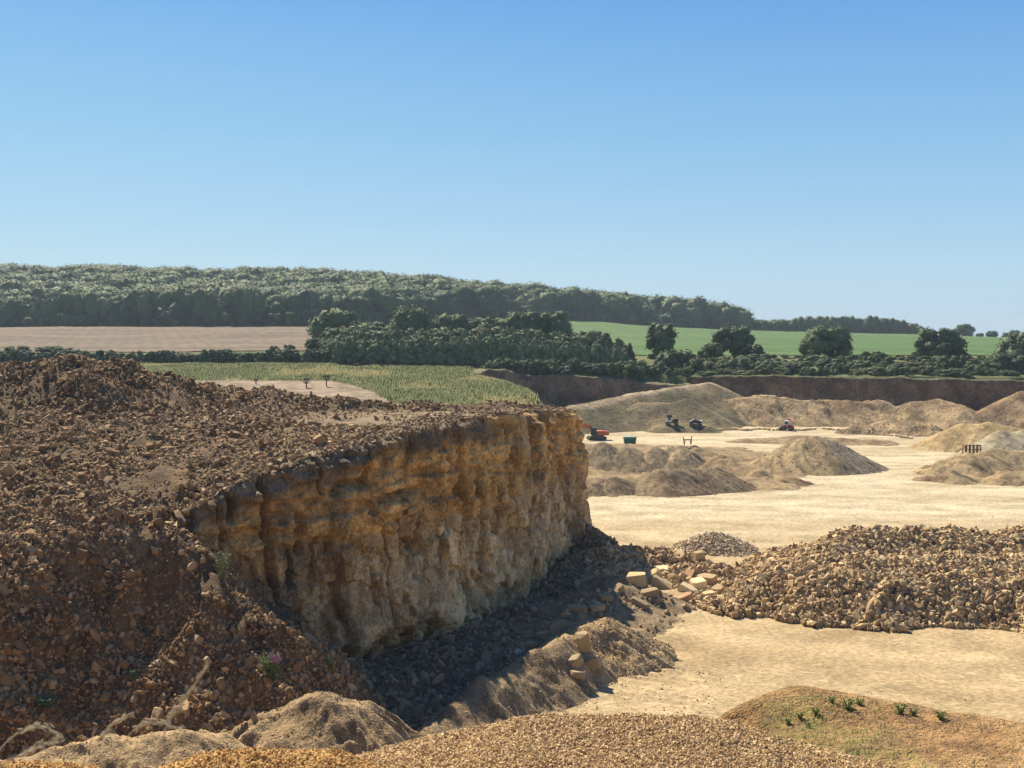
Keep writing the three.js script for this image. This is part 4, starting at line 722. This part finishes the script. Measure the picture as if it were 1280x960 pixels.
  for (let i = 0; i < 260; i++) { const d = 280 + 60 * r(), px = 405 + r() * lerp(390, 300, (d - 280) / 60), v = at(px, 440, d), h = 3 + 4 * r(); im.setMatrixAt(i, m4.compose(new THREE.Vector3(v.x, land(v.x, d) - .5, -d), q.setFromAxisAngle(UP, r() * 6), new THREE.Vector3(h, h, h))); }
  im.name = 'undergrowth'; copseFill.add(im);
  for (const g of [crowns.bush[1], crowns.bush[2]]) { const b = new THREE.InstancedMesh(g, M.leaf, 420); for (let i = 0; i < 420; i++) { const d = 248 + 50 * r(), x = 36 + 105 * r(), h = .5 + 1.4 * r() * r(); b.setMatrixAt(i, m4.compose(new THREE.Vector3(x, land(x, d + (d < 256 ? 6 : 0)) - .15, -d - (d < 256 ? 4 : 0)), q.setFromAxisAngle(UP, r() * 6), new THREE.Vector3(h * 1.3, h, h * 1.3))); } b.name = 'undergrowth'; copseFill.add(b); } stuff(copseFill, 'undergrowth', 'low undergrowth between the copse trees and on the bench', 'undergrowth');
}

// ------------------------------------------------------------------ grass on the restored slope
function tuftGeo(seed, blades, h, w, spread, tone) {
  const r = rng(seed), pos = [], nor = [], col = [];
  for (let i = 0; i < blades; i++) {
    const a = r() * 6.28, x = (r() - .5) * spread, z = (r() - .5) * spread, hh = h * (.6 + .6 * r()), lx = Math.cos(a) * hh * .35, lz = Math.sin(a) * hh * .35, px = -Math.sin(a) * w, pz = Math.cos(a) * w, k = .8 + .4 * r();
    pos.push(x - px, -.05, z - pz, x + px, -.05, z + pz, x + lx, hh, z + lz); for (let j = 0; j < 3; j++) { col.push(tone[0] * k, tone[1] * k, tone[2] * k); nor.push(lx * .4, .9, lz * .4); }
  }
  const g = new THREE.BufferGeometry(); g.setAttribute('position', new THREE.Float32BufferAttribute(pos, 3)); g.setAttribute('color', new THREE.Float32BufferAttribute(col, 3)); g.setAttribute('normal', new THREE.Float32BufferAttribute(nor, 3)); return g;
}
const barePatch = (x, d) => { const px = 640 + x / d * FOCAL, mid = curve([[180, 508], [200, 497], [214, 489], [226, 482], [236, 477]], d); return d > 150 && d < 237 && px < curve([[150, 520], [195, 492], [215, 468], [230, 440], [237, 410]], d) && px > 200; };
{
  const r = rng(31), tufts = [tuftGeo(1, 16, .42, .07, 1.2, [.155, .17, .065]), tuftGeo(2, 16, .52, .07, 1.3, [.115, .145, .052]), tuftGeo(3, 14, .4, .07, 1.2, [.20, .19, .08])], lists = [[], [], []];
  for (let i = 0; i < 130000; i++) {
    const d = 150 + 125 * Math.sqrt(r()), x = lerp(-.58 * d, 12, r()); if (x > pitLeft(d) + 2.5 || barePatch(x, d)) continue;
    const t = fbm(x * .06, d * .06, 3, 301); lists[t > .12 ? 2 : t < -.12 ? 1 : Math.floor(r() * 3)].push([x, land(x, d), d, .55 + .7 * r(), r() * 6.28]);
  }
  const g = new THREE.Group(), m4 = new THREE.Matrix4(), q = new THREE.Quaternion(), UP = new THREE.Vector3(0, 1, 0);
  lists.forEach((l, k) => { const im = new THREE.InstancedMesh(tufts[k], M.leaf, l.length); l.forEach(([x, y, d, s, a], i) => im.setMatrixAt(i, m4.compose(new THREE.Vector3(x, y, -d), q.setFromAxisAngle(UP, a), new THREE.Vector3(s, s, s)))); im.name = 'grass'; g.add(im); });
  stuff(g, 'grass', 'rough yellow green grass on the restored slope behind the cliff', 'grass');
}
overlay('bare_earth', 'bare pinkish earth bank in the grass slope behind the overburden', span(0, .02, 1), span(160, 1.5, 237), (a, d) => { const e = curve([[150, 520], [195, 492], [215, 468], [230, 440], [237, 410]], d); return [(lerp(210, e, a) - 640) / FOCAL * d, d]; }, .25, (x, d) => mix3([.30, .215, .14], [.42, .31, .205], clamp(.5 + fbm(x * .15, d * .15, 4, 305) * 1.6)), M.far);

// ------------------------------------------------------------------ machines and gear on the floor
flat('orange', .50, .115, .045, .5); flat('red', .50, .07, .045, .5); flat('white', .75, .74, .70, .5); flat('black', .025, .025, .027, .6); flat('steel', .12, .115, .11, .5, { metalness: .5 }); flat('rust', .16, .075, .04, .9); flat('green', .03, .17, .09, .5); flat('palegreen', .30, .44, .33, .5);
M.glass = new THREE.MeshStandardMaterial({ color: new THREE.Color().setRGB(.04, .05, .055), roughness: .1, metalness: .1 }); M.glass.name = 'glass';
function bx(parent, name, w, h, d, x, y, z, mat, rx = 0, ry = 0, rz = 0) { const m = part(parent, name, new RoundedBoxGeometry(w, h, d, 2, Math.min(w, h, d) * .14), mat); m.position.set(x, y, z); m.rotation.set(rx, ry, rz); return m; }
function wheel(parent, x, y, z, r, w) { const t = part(parent, 'wheel', new THREE.CylinderGeometry(r, r, w, 20).rotateX(Math.PI / 2), M.black); t.position.set(x, y, z); part(t, 'rim', new THREE.CylinderGeometry(r * .5, r * .5, w + .04, 14).rotateX(Math.PI / 2), M.steel); return t; }
function beam(parent, name, pts, w, mat) {           // a plate-like arm of box section through points in the x-y plane
  const sh = new THREE.Shape(), up = [], dn = [];
  pts.forEach(([x, y, t], i) => { const a = pts[Math.max(0, i - 1)], b = pts[Math.min(pts.length - 1, i + 1)], l = Math.hypot(b[0] - a[0], b[1] - a[1]), nx = -(b[1] - a[1]) / l, ny = (b[0] - a[0]) / l; up.push([x + nx * t, y + ny * t]); dn.unshift([x - nx * t, y - ny * t]); });
  [...up, ...dn].forEach(([x, y], i) => i ? sh.lineTo(x, y) : sh.moveTo(x, y));
  return part(parent, name, new THREE.ExtrudeGeometry(sh, { depth: w, bevelEnabled: true, bevelSize: .03, bevelThickness: .03, bevelSegments: 1 }).translate(0, 0, -w / 2), mat);
}
function standAt(o, px, d, y, turn = 0, s = 1) { const v = at(px, 480, d); o.position.set(v.x, y, -d); o.rotation.y = turn; o.scale.setScalar(s); return o; }
{ // tracked excavator, boom to the left
  const e = new THREE.Group();
  for (const z of [-1, 1]) { const sh = new THREE.Shape(); sh.absarc(-1.6, .38, .38, Math.PI / 2, Math.PI * 1.5); sh.lineTo(1.6, 0); sh.absarc(1.6, .38, .38, -Math.PI / 2, Math.PI / 2); const t = part(e, 'track', new THREE.ExtrudeGeometry(sh, { depth: .5, bevelEnabled: false }).translate(0, 0, z * .95 - .25), M.steel); for (let i = 0; i < 5; i++) { const w = part(t, 'roller', new THREE.CylinderGeometry(.2, .2, .56, 12).rotateX(Math.PI / 2), M.black); w.position.set(-1.4 + i * .7, .34, z * .95); } }
  bx(e, 'undercarriage', 1.5, .5, 1.5, 0, .6, 0, M.steel);
  bx(e, 'engine_house', 2.1, .95, 2.3, 1.0, 1.45, 0, M.orange); bx(e, 'counterweight', .5, .8, 2.3, 2.2, 1.4, 0, M.orange); bx(e, 'deck', 2.2, .25, 2.3, .1, 1.0, 0, M.steel);
  bx(e, 'exhaust', .14, .5, .14, 1.3, 2.1, .4, M.black);
  const cab = bx(e, 'cab', 1.15, 1.55, 1.0, -.75, 1.8, .6, M.black); bx(cab, 'window', .95, .8, .06, 0, .25, .5, M.glass); bx(cab, 'windscreen', .06, .9, .8, -.57, .2, 0, M.glass); bx(cab, 'roof', 1.2, .1, 1.05, 0, .8, 0, M.steel);
  beam(e, 'boom', [[-.3, 1.5, .22], [-1.4, 2.75, .34], [-2.6, 3.1, .3], [-4.2, 2.5, .2]], .42, M.orange);
  beam(e, 'stick', [[-3.9, 2.85, .16], [-4.3, 2.4, .22], [-4.1, .7, .12]], .32, M.orange);
  beam(e, 'hydraulic_ram', [[-.6, 1.3, .07], [-1.5, 2.4, .07]], .16, M.steel);
  beam(e, 'bucket', [[-4.2, .7, .1], [-4.6, .35, .3], [-4.1, .05, .2]], .9, M.steel);
  thing(standAt(e, 746, 194, 0, .12, .82), 'excavator', 'orange tracked excavator behind the tipped heaps, its boom reaching left', 'excavator');
}
{ // green skip with a pale lid
  const g = new THREE.Group(), sh = new THREE.Shape(); sh.moveTo(-.85, 0); sh.lineTo(.85, 0); sh.lineTo(1, .85); sh.lineTo(-1, .85);
  part(g, 'body', new THREE.ExtrudeGeometry(sh, { depth: 1.2, bevelEnabled: true, bevelSize: .02, bevelThickness: .02, bevelSegments: 1 }).translate(0, .12, -.6), M.green);
  bx(g, 'lid', 2.1, .26, 1.4, 0, 1.1, 0, M.palegreen); for (const x of [-.6, 0, .6]) bx(g, 'rib', .07, .8, .06, x, .52, .66, M.green); for (const x of [-.6, .6]) bx(g, 'foot', .2, .14, 1.1, x, .07, 0, M.steel);
  thing(standAt(g, 787.5, 175, at(787, 555, 175).y, 0, .98), 'skip', 'small green skip with a pale lid beyond the tipped heaps', 'skip');
}
{ // dark dumper on the toe of the spoil mound
  const g = new THREE.Group(); for (const [x, z] of [[-.8, .6], [.8, .6], [-.8, -.6], [.8, -.6]]) wheel(g, x, .4, z, .4, .35);
  bx(g, 'chassis', 2.2, .25, .8, 0, .6, 0, M.steel); const c = bx(g, 'cab', .85, .95, .9, -.5, 1.15, 0, M.white); bx(c, 'window', .6, .45, .05, 0, .15, .44, M.glass); bx(g, 'canopy', 1.0, .5, 1.0, -.5, 1.8, 0, M.black);
  beam(g, 'hopper', [[.1, .75, .05], [.35, 1.0, .25], [1.2, 1.1, .3]], 1.0, M.black);
  thing(standAt(g, 840, 211.2, spoil.f(at(840, 480, 211.2).x, 211.2) - .12, -.1), 'dumper', 'black and white dumper at the toe of the grey green mound', 'dumper');
  const k = new THREE.Group(); for (const [x, z] of [[-.8, .6], [.8, .6], [-.8, -.6], [.8, -.6]]) wheel(k, x, .4, z, .4, .3); bx(k, 'chassis', 2.3, .25, 1, 0, .55, 0, M.steel);
  beam(k, 'tipping_body', [[-1.2, .9, .12], [-.3, 1.25, .32], [.9, .95, .2]], 1.3, M.black); const kc = bx(k, 'cab', .5, .7, .9, 1.05, 1.0, 0, M.white); bx(kc, 'window', .3, .3, .05, 0, .1, .44, M.glass);
  thing(standAt(k, 870, 210.6, spoil.f(at(870, 480, 210.6).x, 210.6) - .12, -.1), 'tipper_truck', 'dark tipper truck right of the black and white dumper', 'truck');
}
{ // red and white loader
  const g = new THREE.Group(); for (const [x, z] of [[-.7, .7], [.7, .7], [-.7, -.7], [.7, -.7]]) wheel(g, x, .45, z, .45, .4);
  bx(g, 'body', 1.9, .55, 1.2, .1, .85, 0, M.red); const c = bx(g, 'cab', 1.0, 1.0, 1.0, -.1, 1.5, 0, M.white); bx(c, 'window', .75, .6, .05, 0, .05, .5, M.glass); bx(c, 'windscreen', .05, .6, .75, -.5, .05, 0, M.glass); bx(g, 'beacon', .5, .3, .4, .35, 2.2, 0, M.red);
  beam(g, 'arm', [[.5, 1.1, .1], [-.6, 1.05, .12], [-1.4, .5, .1]], .25, M.red); beam(g, 'bucket', [[-1.3, .6, .06], [-1.6, .25, .25], [-1.9, .15, .06]], 1.4, M.steel);
  thing(standAt(g, 985, 213, 0, -.5, .95), 'loader', 'small red and white wheeled loader by the far ridge', 'loader');
}
{ // trestle and steel frame
  const g = new THREE.Group(); bx(g, 'rail', 1.3, .14, .2, 0, .75, 0, M.rust); for (const x of [-.5, .5]) for (const s of [-1, 1]) bx(g, 'leg', .1, .85, .1, x, .4, s * .2, M.rust, s * .35, 0, 0); bx(g, 'post', .12, .5, .12, .62, 1.0, 0, M.rust); bx(g, 'post', .12, .35, .12, -.62, .95, 0, M.rust);
  thing(standAt(g, 860, 163, at(860, 556, 163).y, .2), 'trestle', 'rusty steel trestle on top of the pale rounded heap', 'trestle');
  const f = new THREE.Group(); for (let i = 0; i < 5; i++) { bx(f, 'post', .14, 2.2 - .12 * Math.abs(i - 2), .14, -1.2 + i * .6, 1.0, .4, M.rust); bx(f, 'post', .14, 2, .14, -1.2 + i * .6, 1.0, -.4, M.rust); } for (const y of [.6, 1.3, 1.9]) bx(f, 'rail', 2.7, .12, .12, 0, y, .45, M.rust); bx(f, 'chute', 1.9, .1, .8, -1.7, 1.4, 0, M.rust, 0, 0, .5);
  thing(standAt(f, 1216, 155, at(1216, 572, 155).y, .1, .9), 'steel_frame', 'rusty open steel frame between the golden stockpile and grey cone', 'frame');
}
{ // boulders along the far road
  const r = rng(66), shapes = [0, 1, 2, 3].map(i => makeBlock(1400 + i, 1.3, .7, .9, .16));
  for (let i = 0; i < 44; i++) {
    const a = i < 24, px = a ? 888 + i * 5.6 : 1030 + (i - 24) * 5.7, py = a ? 537.5 + .8 * Math.sin(i) : curve([[1030, 536], [1090, 541], [1145, 549]], px) + r(), v = onGround(px, py, 0), k = .55 + .5 * r();
    const o = new THREE.Mesh(shapes[i % 4], stoneTone(...ochreTint([.52 * k + .2, .42 * k + .15, .3 * k + .1].map(q => Math.round(q * 20) / 20)))); o.position.set(v.x, .15, v.z); o.scale.set(.5 + .55 * r(), .5 + .5 * r(), .6 + .4 * r()); o.rotation.set(.1 * r(), r() * 3, .1 * r());
    thing(o, 'boulder', a ? `pale boulder, ${nth(i)} from the left in the row by the red loader` : `pale boulder, ${nth(i - 24)} from the left along the far haul road`, 'boulder', a ? 'boulder row by the red loader' : 'boulder row along the far haul road');
  }
}
{ // white house among the far trees
  const h = new THREE.Group(); part(h, 'wall', new THREE.BoxGeometry(4, 3, 4).translate(0, 1.5, 0), M.white); const rf = part(h, 'roof', new THREE.CylinderGeometry(.02, 3.1, 1.6, 4, 1).rotateY(Math.PI / 4).translate(0, 3.8, 0), M.rust); bx(rf, 'chimney', .5, 1.2, .5, .8, 4.3, 0, M.rust); for (const x of [-1, 1]) bx(h, 'window', .8, .9, .1, x, 1.7, 2.02, M.glass);
  const v = at(864, 413, 745); h.position.copy(v); thing(h, 'white_house', 'tiny white house glimpsed in the gap of the far tree belt', 'house');
}

// ------------------------------------------------------------------ plants
function seenBank(px, py) { for (let d = 30; d < 100; d += .05) { const v = at(px, py, d), h = bankSurface(v.x, d), m = Math.max(h ?? -9, mound1.f(v.x, d), mound2.f(v.x, d), talus.f(v.x, d)); if (v.y <= m) return v; } return at(px, py, 60); }
flat('stem', .16, .17, .06, .9); flat('flower', .40, .17, .33, .9); flat('deadwood', .10, .075, .055, 1);
function leafy(seed, h, w, n, tone, leafSize) {      // an upright weed: stems with leaves
  const r = rng(seed), g = new THREE.Group(), pos = [], col = [];
  for (let i = 0; i < n; i++) {
    const a = r() * 6.28, rr = w * .5 * Math.sqrt(r()), y = h * r(), sp = .35 + .65 * y / h, x = Math.cos(a) * rr * sp, z = Math.sin(a) * rr * sp, b = r() * 6.28, s = leafSize * (.6 + .8 * r()), dx = Math.cos(b) * s, dz = Math.sin(b) * s, k = .7 + .6 * r();
    pos.push(x, y, z, x + dx * .5 - dz * .25, y + s * .25, z + dz * .5 + dx * .25, x + dx, y + s * .1, z + dz, x, y, z, x + dx, y + s * .1, z + dz, x + dx * .5 + dz * .25, y + s * .3, z + dz * .5 - dx * .25);
    for (let j = 0; j < 6; j++) col.push(tone[0] * k, tone[1] * k, tone[2] * k);
  }
  const lg = new THREE.BufferGeometry(); lg.setAttribute('position', new THREE.Float32BufferAttribute(pos, 3)); lg.setAttribute('color', new THREE.Float32BufferAttribute(col, 3)); lg.computeVertexNormals();
  part(g, 'foliage', lg, M.leaf);
  for (let i = 0; i < 5; i++) { const a = i * 1.3, t = new THREE.TubeGeometry(new THREE.CatmullRomCurve3([new THREE.Vector3(0, -.1, 0), new THREE.Vector3(Math.cos(a) * w * .15, h * .5, Math.sin(a) * w * .15), new THREE.Vector3(Math.cos(a) * w * .32, h * (.85 + .2 * r()), Math.sin(a) * w * .32)]), 6, .012, 4); part(g, 'stem', t, M.stem); }
  return g;
}
{
  const put = (g, px, py, name, label, cat) => { g.position.copy(seenBank(px, py)); return thing(g, name, label, cat); };
  const wh = leafy(1, 1.05, 1.0, 900, [.15, .20, .06], .13), r = rng(8);
  for (let i = 0; i < 26; i++) { const a = r() * 6.28, q = .3 * Math.sqrt(r()), s = part(wh, 'flower_spike', new THREE.ConeGeometry(.035, .26, 6), M.flower); s.position.set(Math.cos(a) * q + .22, .95 + .28 * r(), Math.sin(a) * q); s.rotation.set((r() - .5) * .6, 0, (r() - .5) * .6); }
  put(wh, 338, 852, 'willowherb', 'pink flowered willowherb clump on the rubble above the sand mound', 'plant');
  put(leafy(2, 1.3, .8, 420, [.20, .23, .12], .12), 278, 726, 'weed', 'grey green weed on the rubble slope beside the cliff', 'plant');
  put(leafy(3, .5, .8, 420, [.10, .17, .09], .12), 56, 888, 'weed', 'low bluish green weed at the foot of the slope, far left', 'plant');
  put(leafy(4, .5, .35, 200, [.20, .30, .07], .1), 410, 838, 'weed', 'small bright green weed at the near foot of the cliff', 'plant');
  put(leafy(5, .4, .3, 160, [.20, .30, .10], .09), 166, 850, 'weed', 'tiny green weed low on the rubble slope', 'plant');
  put(leafy(6, .5, .5, 160, [.26, .27, .12], .09), 238, 585, 'weed', 'yellowish weed at the top of the rubble slope', 'plant');
  // seedlings on the soil bench
  [[1060, 886, .32, 'largest green weed on the soil bench'], [1075, 881, .2, 'green weed right of the largest on the bench'], [1126, 893, .32, 'dark green weed at the far lip of the bench'], [1000, 898, .18, 'small weed at the left of the bench'], [1020, 893, .18, 'second small weed at the left of the bench'], [985, 905, .16, 'small weed near the hollow of the bench'], [1040, 878, .18, 'small weed below the crest of the bench'], [1142, 894, .22, 'thin weed at the far lip of the bench'], [1176, 899, .25, 'last thin weed along the far lip of the bench'], [1010, 910, .14, 'tiny weed low on the left of the bench']].forEach(([px, py, h, label], i) => {
    let d = 15; for (; d < 26; d += .02) { const v = at(px, py, d); if (v.y <= bankY(v.x, d)) break; }
    h *= .6; const g = leafy(20 + i, h, h * 1.8, 110, [.17, .25, .055], h * .32); g.position.copy(at(px, py, d)); thing(g, 'seedling', label, 'plant', 'weeds on the soil bench');
  });
  // dead shrubs on the bare earth
  [[408, 484, 226, 2.6, 'dead shrub with a flat dark top on the bare earth'], [383, 489, 224, 2.2, 'bare dead shrub left of the flat topped one'], [320, 481, 231, 1.3, 'small dead shrub at the edge of the grass']].forEach(([px, py, d, h, label], i) => {
    const g = new THREE.Group(), v = at(px, py, d), rr = rng(90 + i); g.position.set(v.x, land(v.x, d), -d);
    part(g, 'trunk', new THREE.CylinderGeometry(.09, .16, h * .7, 6).translate(0, h * .35, 0), M.deadwood);
    for (let k = 0; k < 9; k++) part(g, 'branch', new THREE.CylinderGeometry(.03, .07, h * .55, 5).translate(0, h * .27, 0).rotateZ(.7 + .5 * rr()).rotateY(k * .7).translate(0, h * (.45 + .2 * rr()), 0), M.deadwood);
    const c = part(g, 'crown', crowns.dark[0], M.leaf); c.scale.set(h * .42, h * .2, h * .3); c.position.y = h * .78;
    thing(g, 'dead_shrub', label, 'shrub');
  });
}
{
  const r = rng(77), t = tuftGeo(9, 9, .07, .006, .1, [.17, .21, .05]), im = new THREE.InstancedMesh(t, M.leaf, 380), m4 = new THREE.Matrix4(), q = new THREE.Quaternion();
  for (let i = 0; i < 380; i++) { const x = 4.2 + 3.6 * (r() + r()) / 2, d = 17.5 + 5 * r(), k = .5 + r(); im.setMatrixAt(i, m4.compose(new THREE.Vector3(x, bankY(x, d), -d), q.setFromAxisAngle(new THREE.Vector3(0, 1, 0), r() * 6), new THREE.Vector3(k, k, k))); }
  stuff(im, 'sparse_grass', 'sparse green shoots on the soil bench', 'grass');
  const c = new THREE.Group(); strew({ parent: c, seed: 580, n: 5000, mass: 'crumbs', shapes: PEBBLES, tones: [[.22, .14, .07], [.30, .2, .1], [.38, .27, .15]], sample: r => { const x = 3 + 7.5 * r(), d = 16.5 + 6.5 * r(), w = Math.abs(((x * .75 - d * .66) * .8) % 1); if (w > .3 && r() > .25) return null; return [x, bankY(x, d), -d]; }, size: r => .012 + .05 * r() * r() * r() });
  stuff(c, 'soil_crumbs', 'dark crumbs of soil on the bench', 'soil');
}
// dry grass close to the viewer: stalk through pixel points at one distance, heads with spikelets
flat('straw', .54, .44, .27, .9);
{
  const spike = new THREE.SphereGeometry(1, 6, 5), r = rng(15);
  const stalks = [
    [[[-30, 1010], [0, 937], [22, 917], [46, 907], [62, 911], [77, 921]], 4.2, 2, 'dry grass head arching right at the far left edge'],
    [[[105, 1010], [117, 945], [128, 920], [145, 903], [164, 891]], 4.4, 2, 'straight dry grass head leaning right, left of centre stalk'],
    [[[140, 1010], [152, 935], [166, 914], [187, 903], [206, 905], [228, 911]], 4.3, 2, 'dry grass head bending over to the right'],
    [[[190, 1010], [200, 935], [211, 903], [228, 876], [246, 852], [261, 830]], 3.0, 2, 'tallest blurred grass head rising to the right'],
    [[[-20, 1000], [0, 958], [30, 942], [76, 922]], 3.2, 2, 'low blurred grass stalk at the bottom left corner'],
    [[[90, 1010], [104, 955], [113, 930], [118, 912]], 4.0, 3, 'bare short grass stalk beside the straight head'],
    [[[150, 1010], [160, 962], [176, 954], [196, 950]], 4.0, 1, 'low grass head lying to the right at the bottom edge'],
  ];
  stalks.forEach(([pts, d, from, label]) => {
    const c = pts.map(([px, py]) => at(px, py, d)), root = c[0].clone(); root.y = bankY(root.x, d) - .05; root.x -= .05; c.unshift(root);
    const curveC = new THREE.CatmullRomCurve3(c, false, 'centripetal'), g = new THREE.Group(); g.position.copy(root);
    const geo = new THREE.TubeGeometry(curveC, 60, .0022, 5); geo.translate(-root.x, -root.y, -root.z); part(g, 'stalk', geo, M.straw);
    const L = c.length, t0 = (from + 1) / (L - 1), bits = [];
    if (from < 3) for (let k = 0; k < 34; k++) { const t = lerp(t0 * .9 + .06, 1, k / 33), p = curveC.getPoint(Math.min(t, 1)), tan = curveC.getTangent(Math.min(t, 1)), s = .0045 * (1.25 - .6 * k / 45) * (d / 4); const m = new THREE.Matrix4().compose(p.clone().sub(root).add(new THREE.Vector3((r() - .5) * .02, (r() - .5) * .02, (r() - .5) * .02)), new THREE.Quaternion().setFromUnitVectors(new THREE.Vector3(0, 1, 0), tan.add(new THREE.Vector3((r() - .5) * .8, (r() - .5) * .8, (r() - .5) * .8)).normalize()), new THREE.Vector3(s * .6, s * 2.5, s * .6)); bits.push(spike.clone().applyMatrix4(m)); }
    if (bits.length) part(g, 'seed_head', mergeGeometries(bits), M.straw);
    thing(g, 'grass_stalk', label, 'grass');
  });
}
const renderer = new THREE.WebGLRenderer({ antialias: true });
renderer.setSize(W, H);
renderer.toneMapping = THREE.LinearToneMapping;
renderer.toneMappingExposure = EXPOSURE;
renderer.shadowMap.enabled = true;
renderer.shadowMap.type = THREE.PCFSoftShadowMap;
renderer.render(scene, camera);
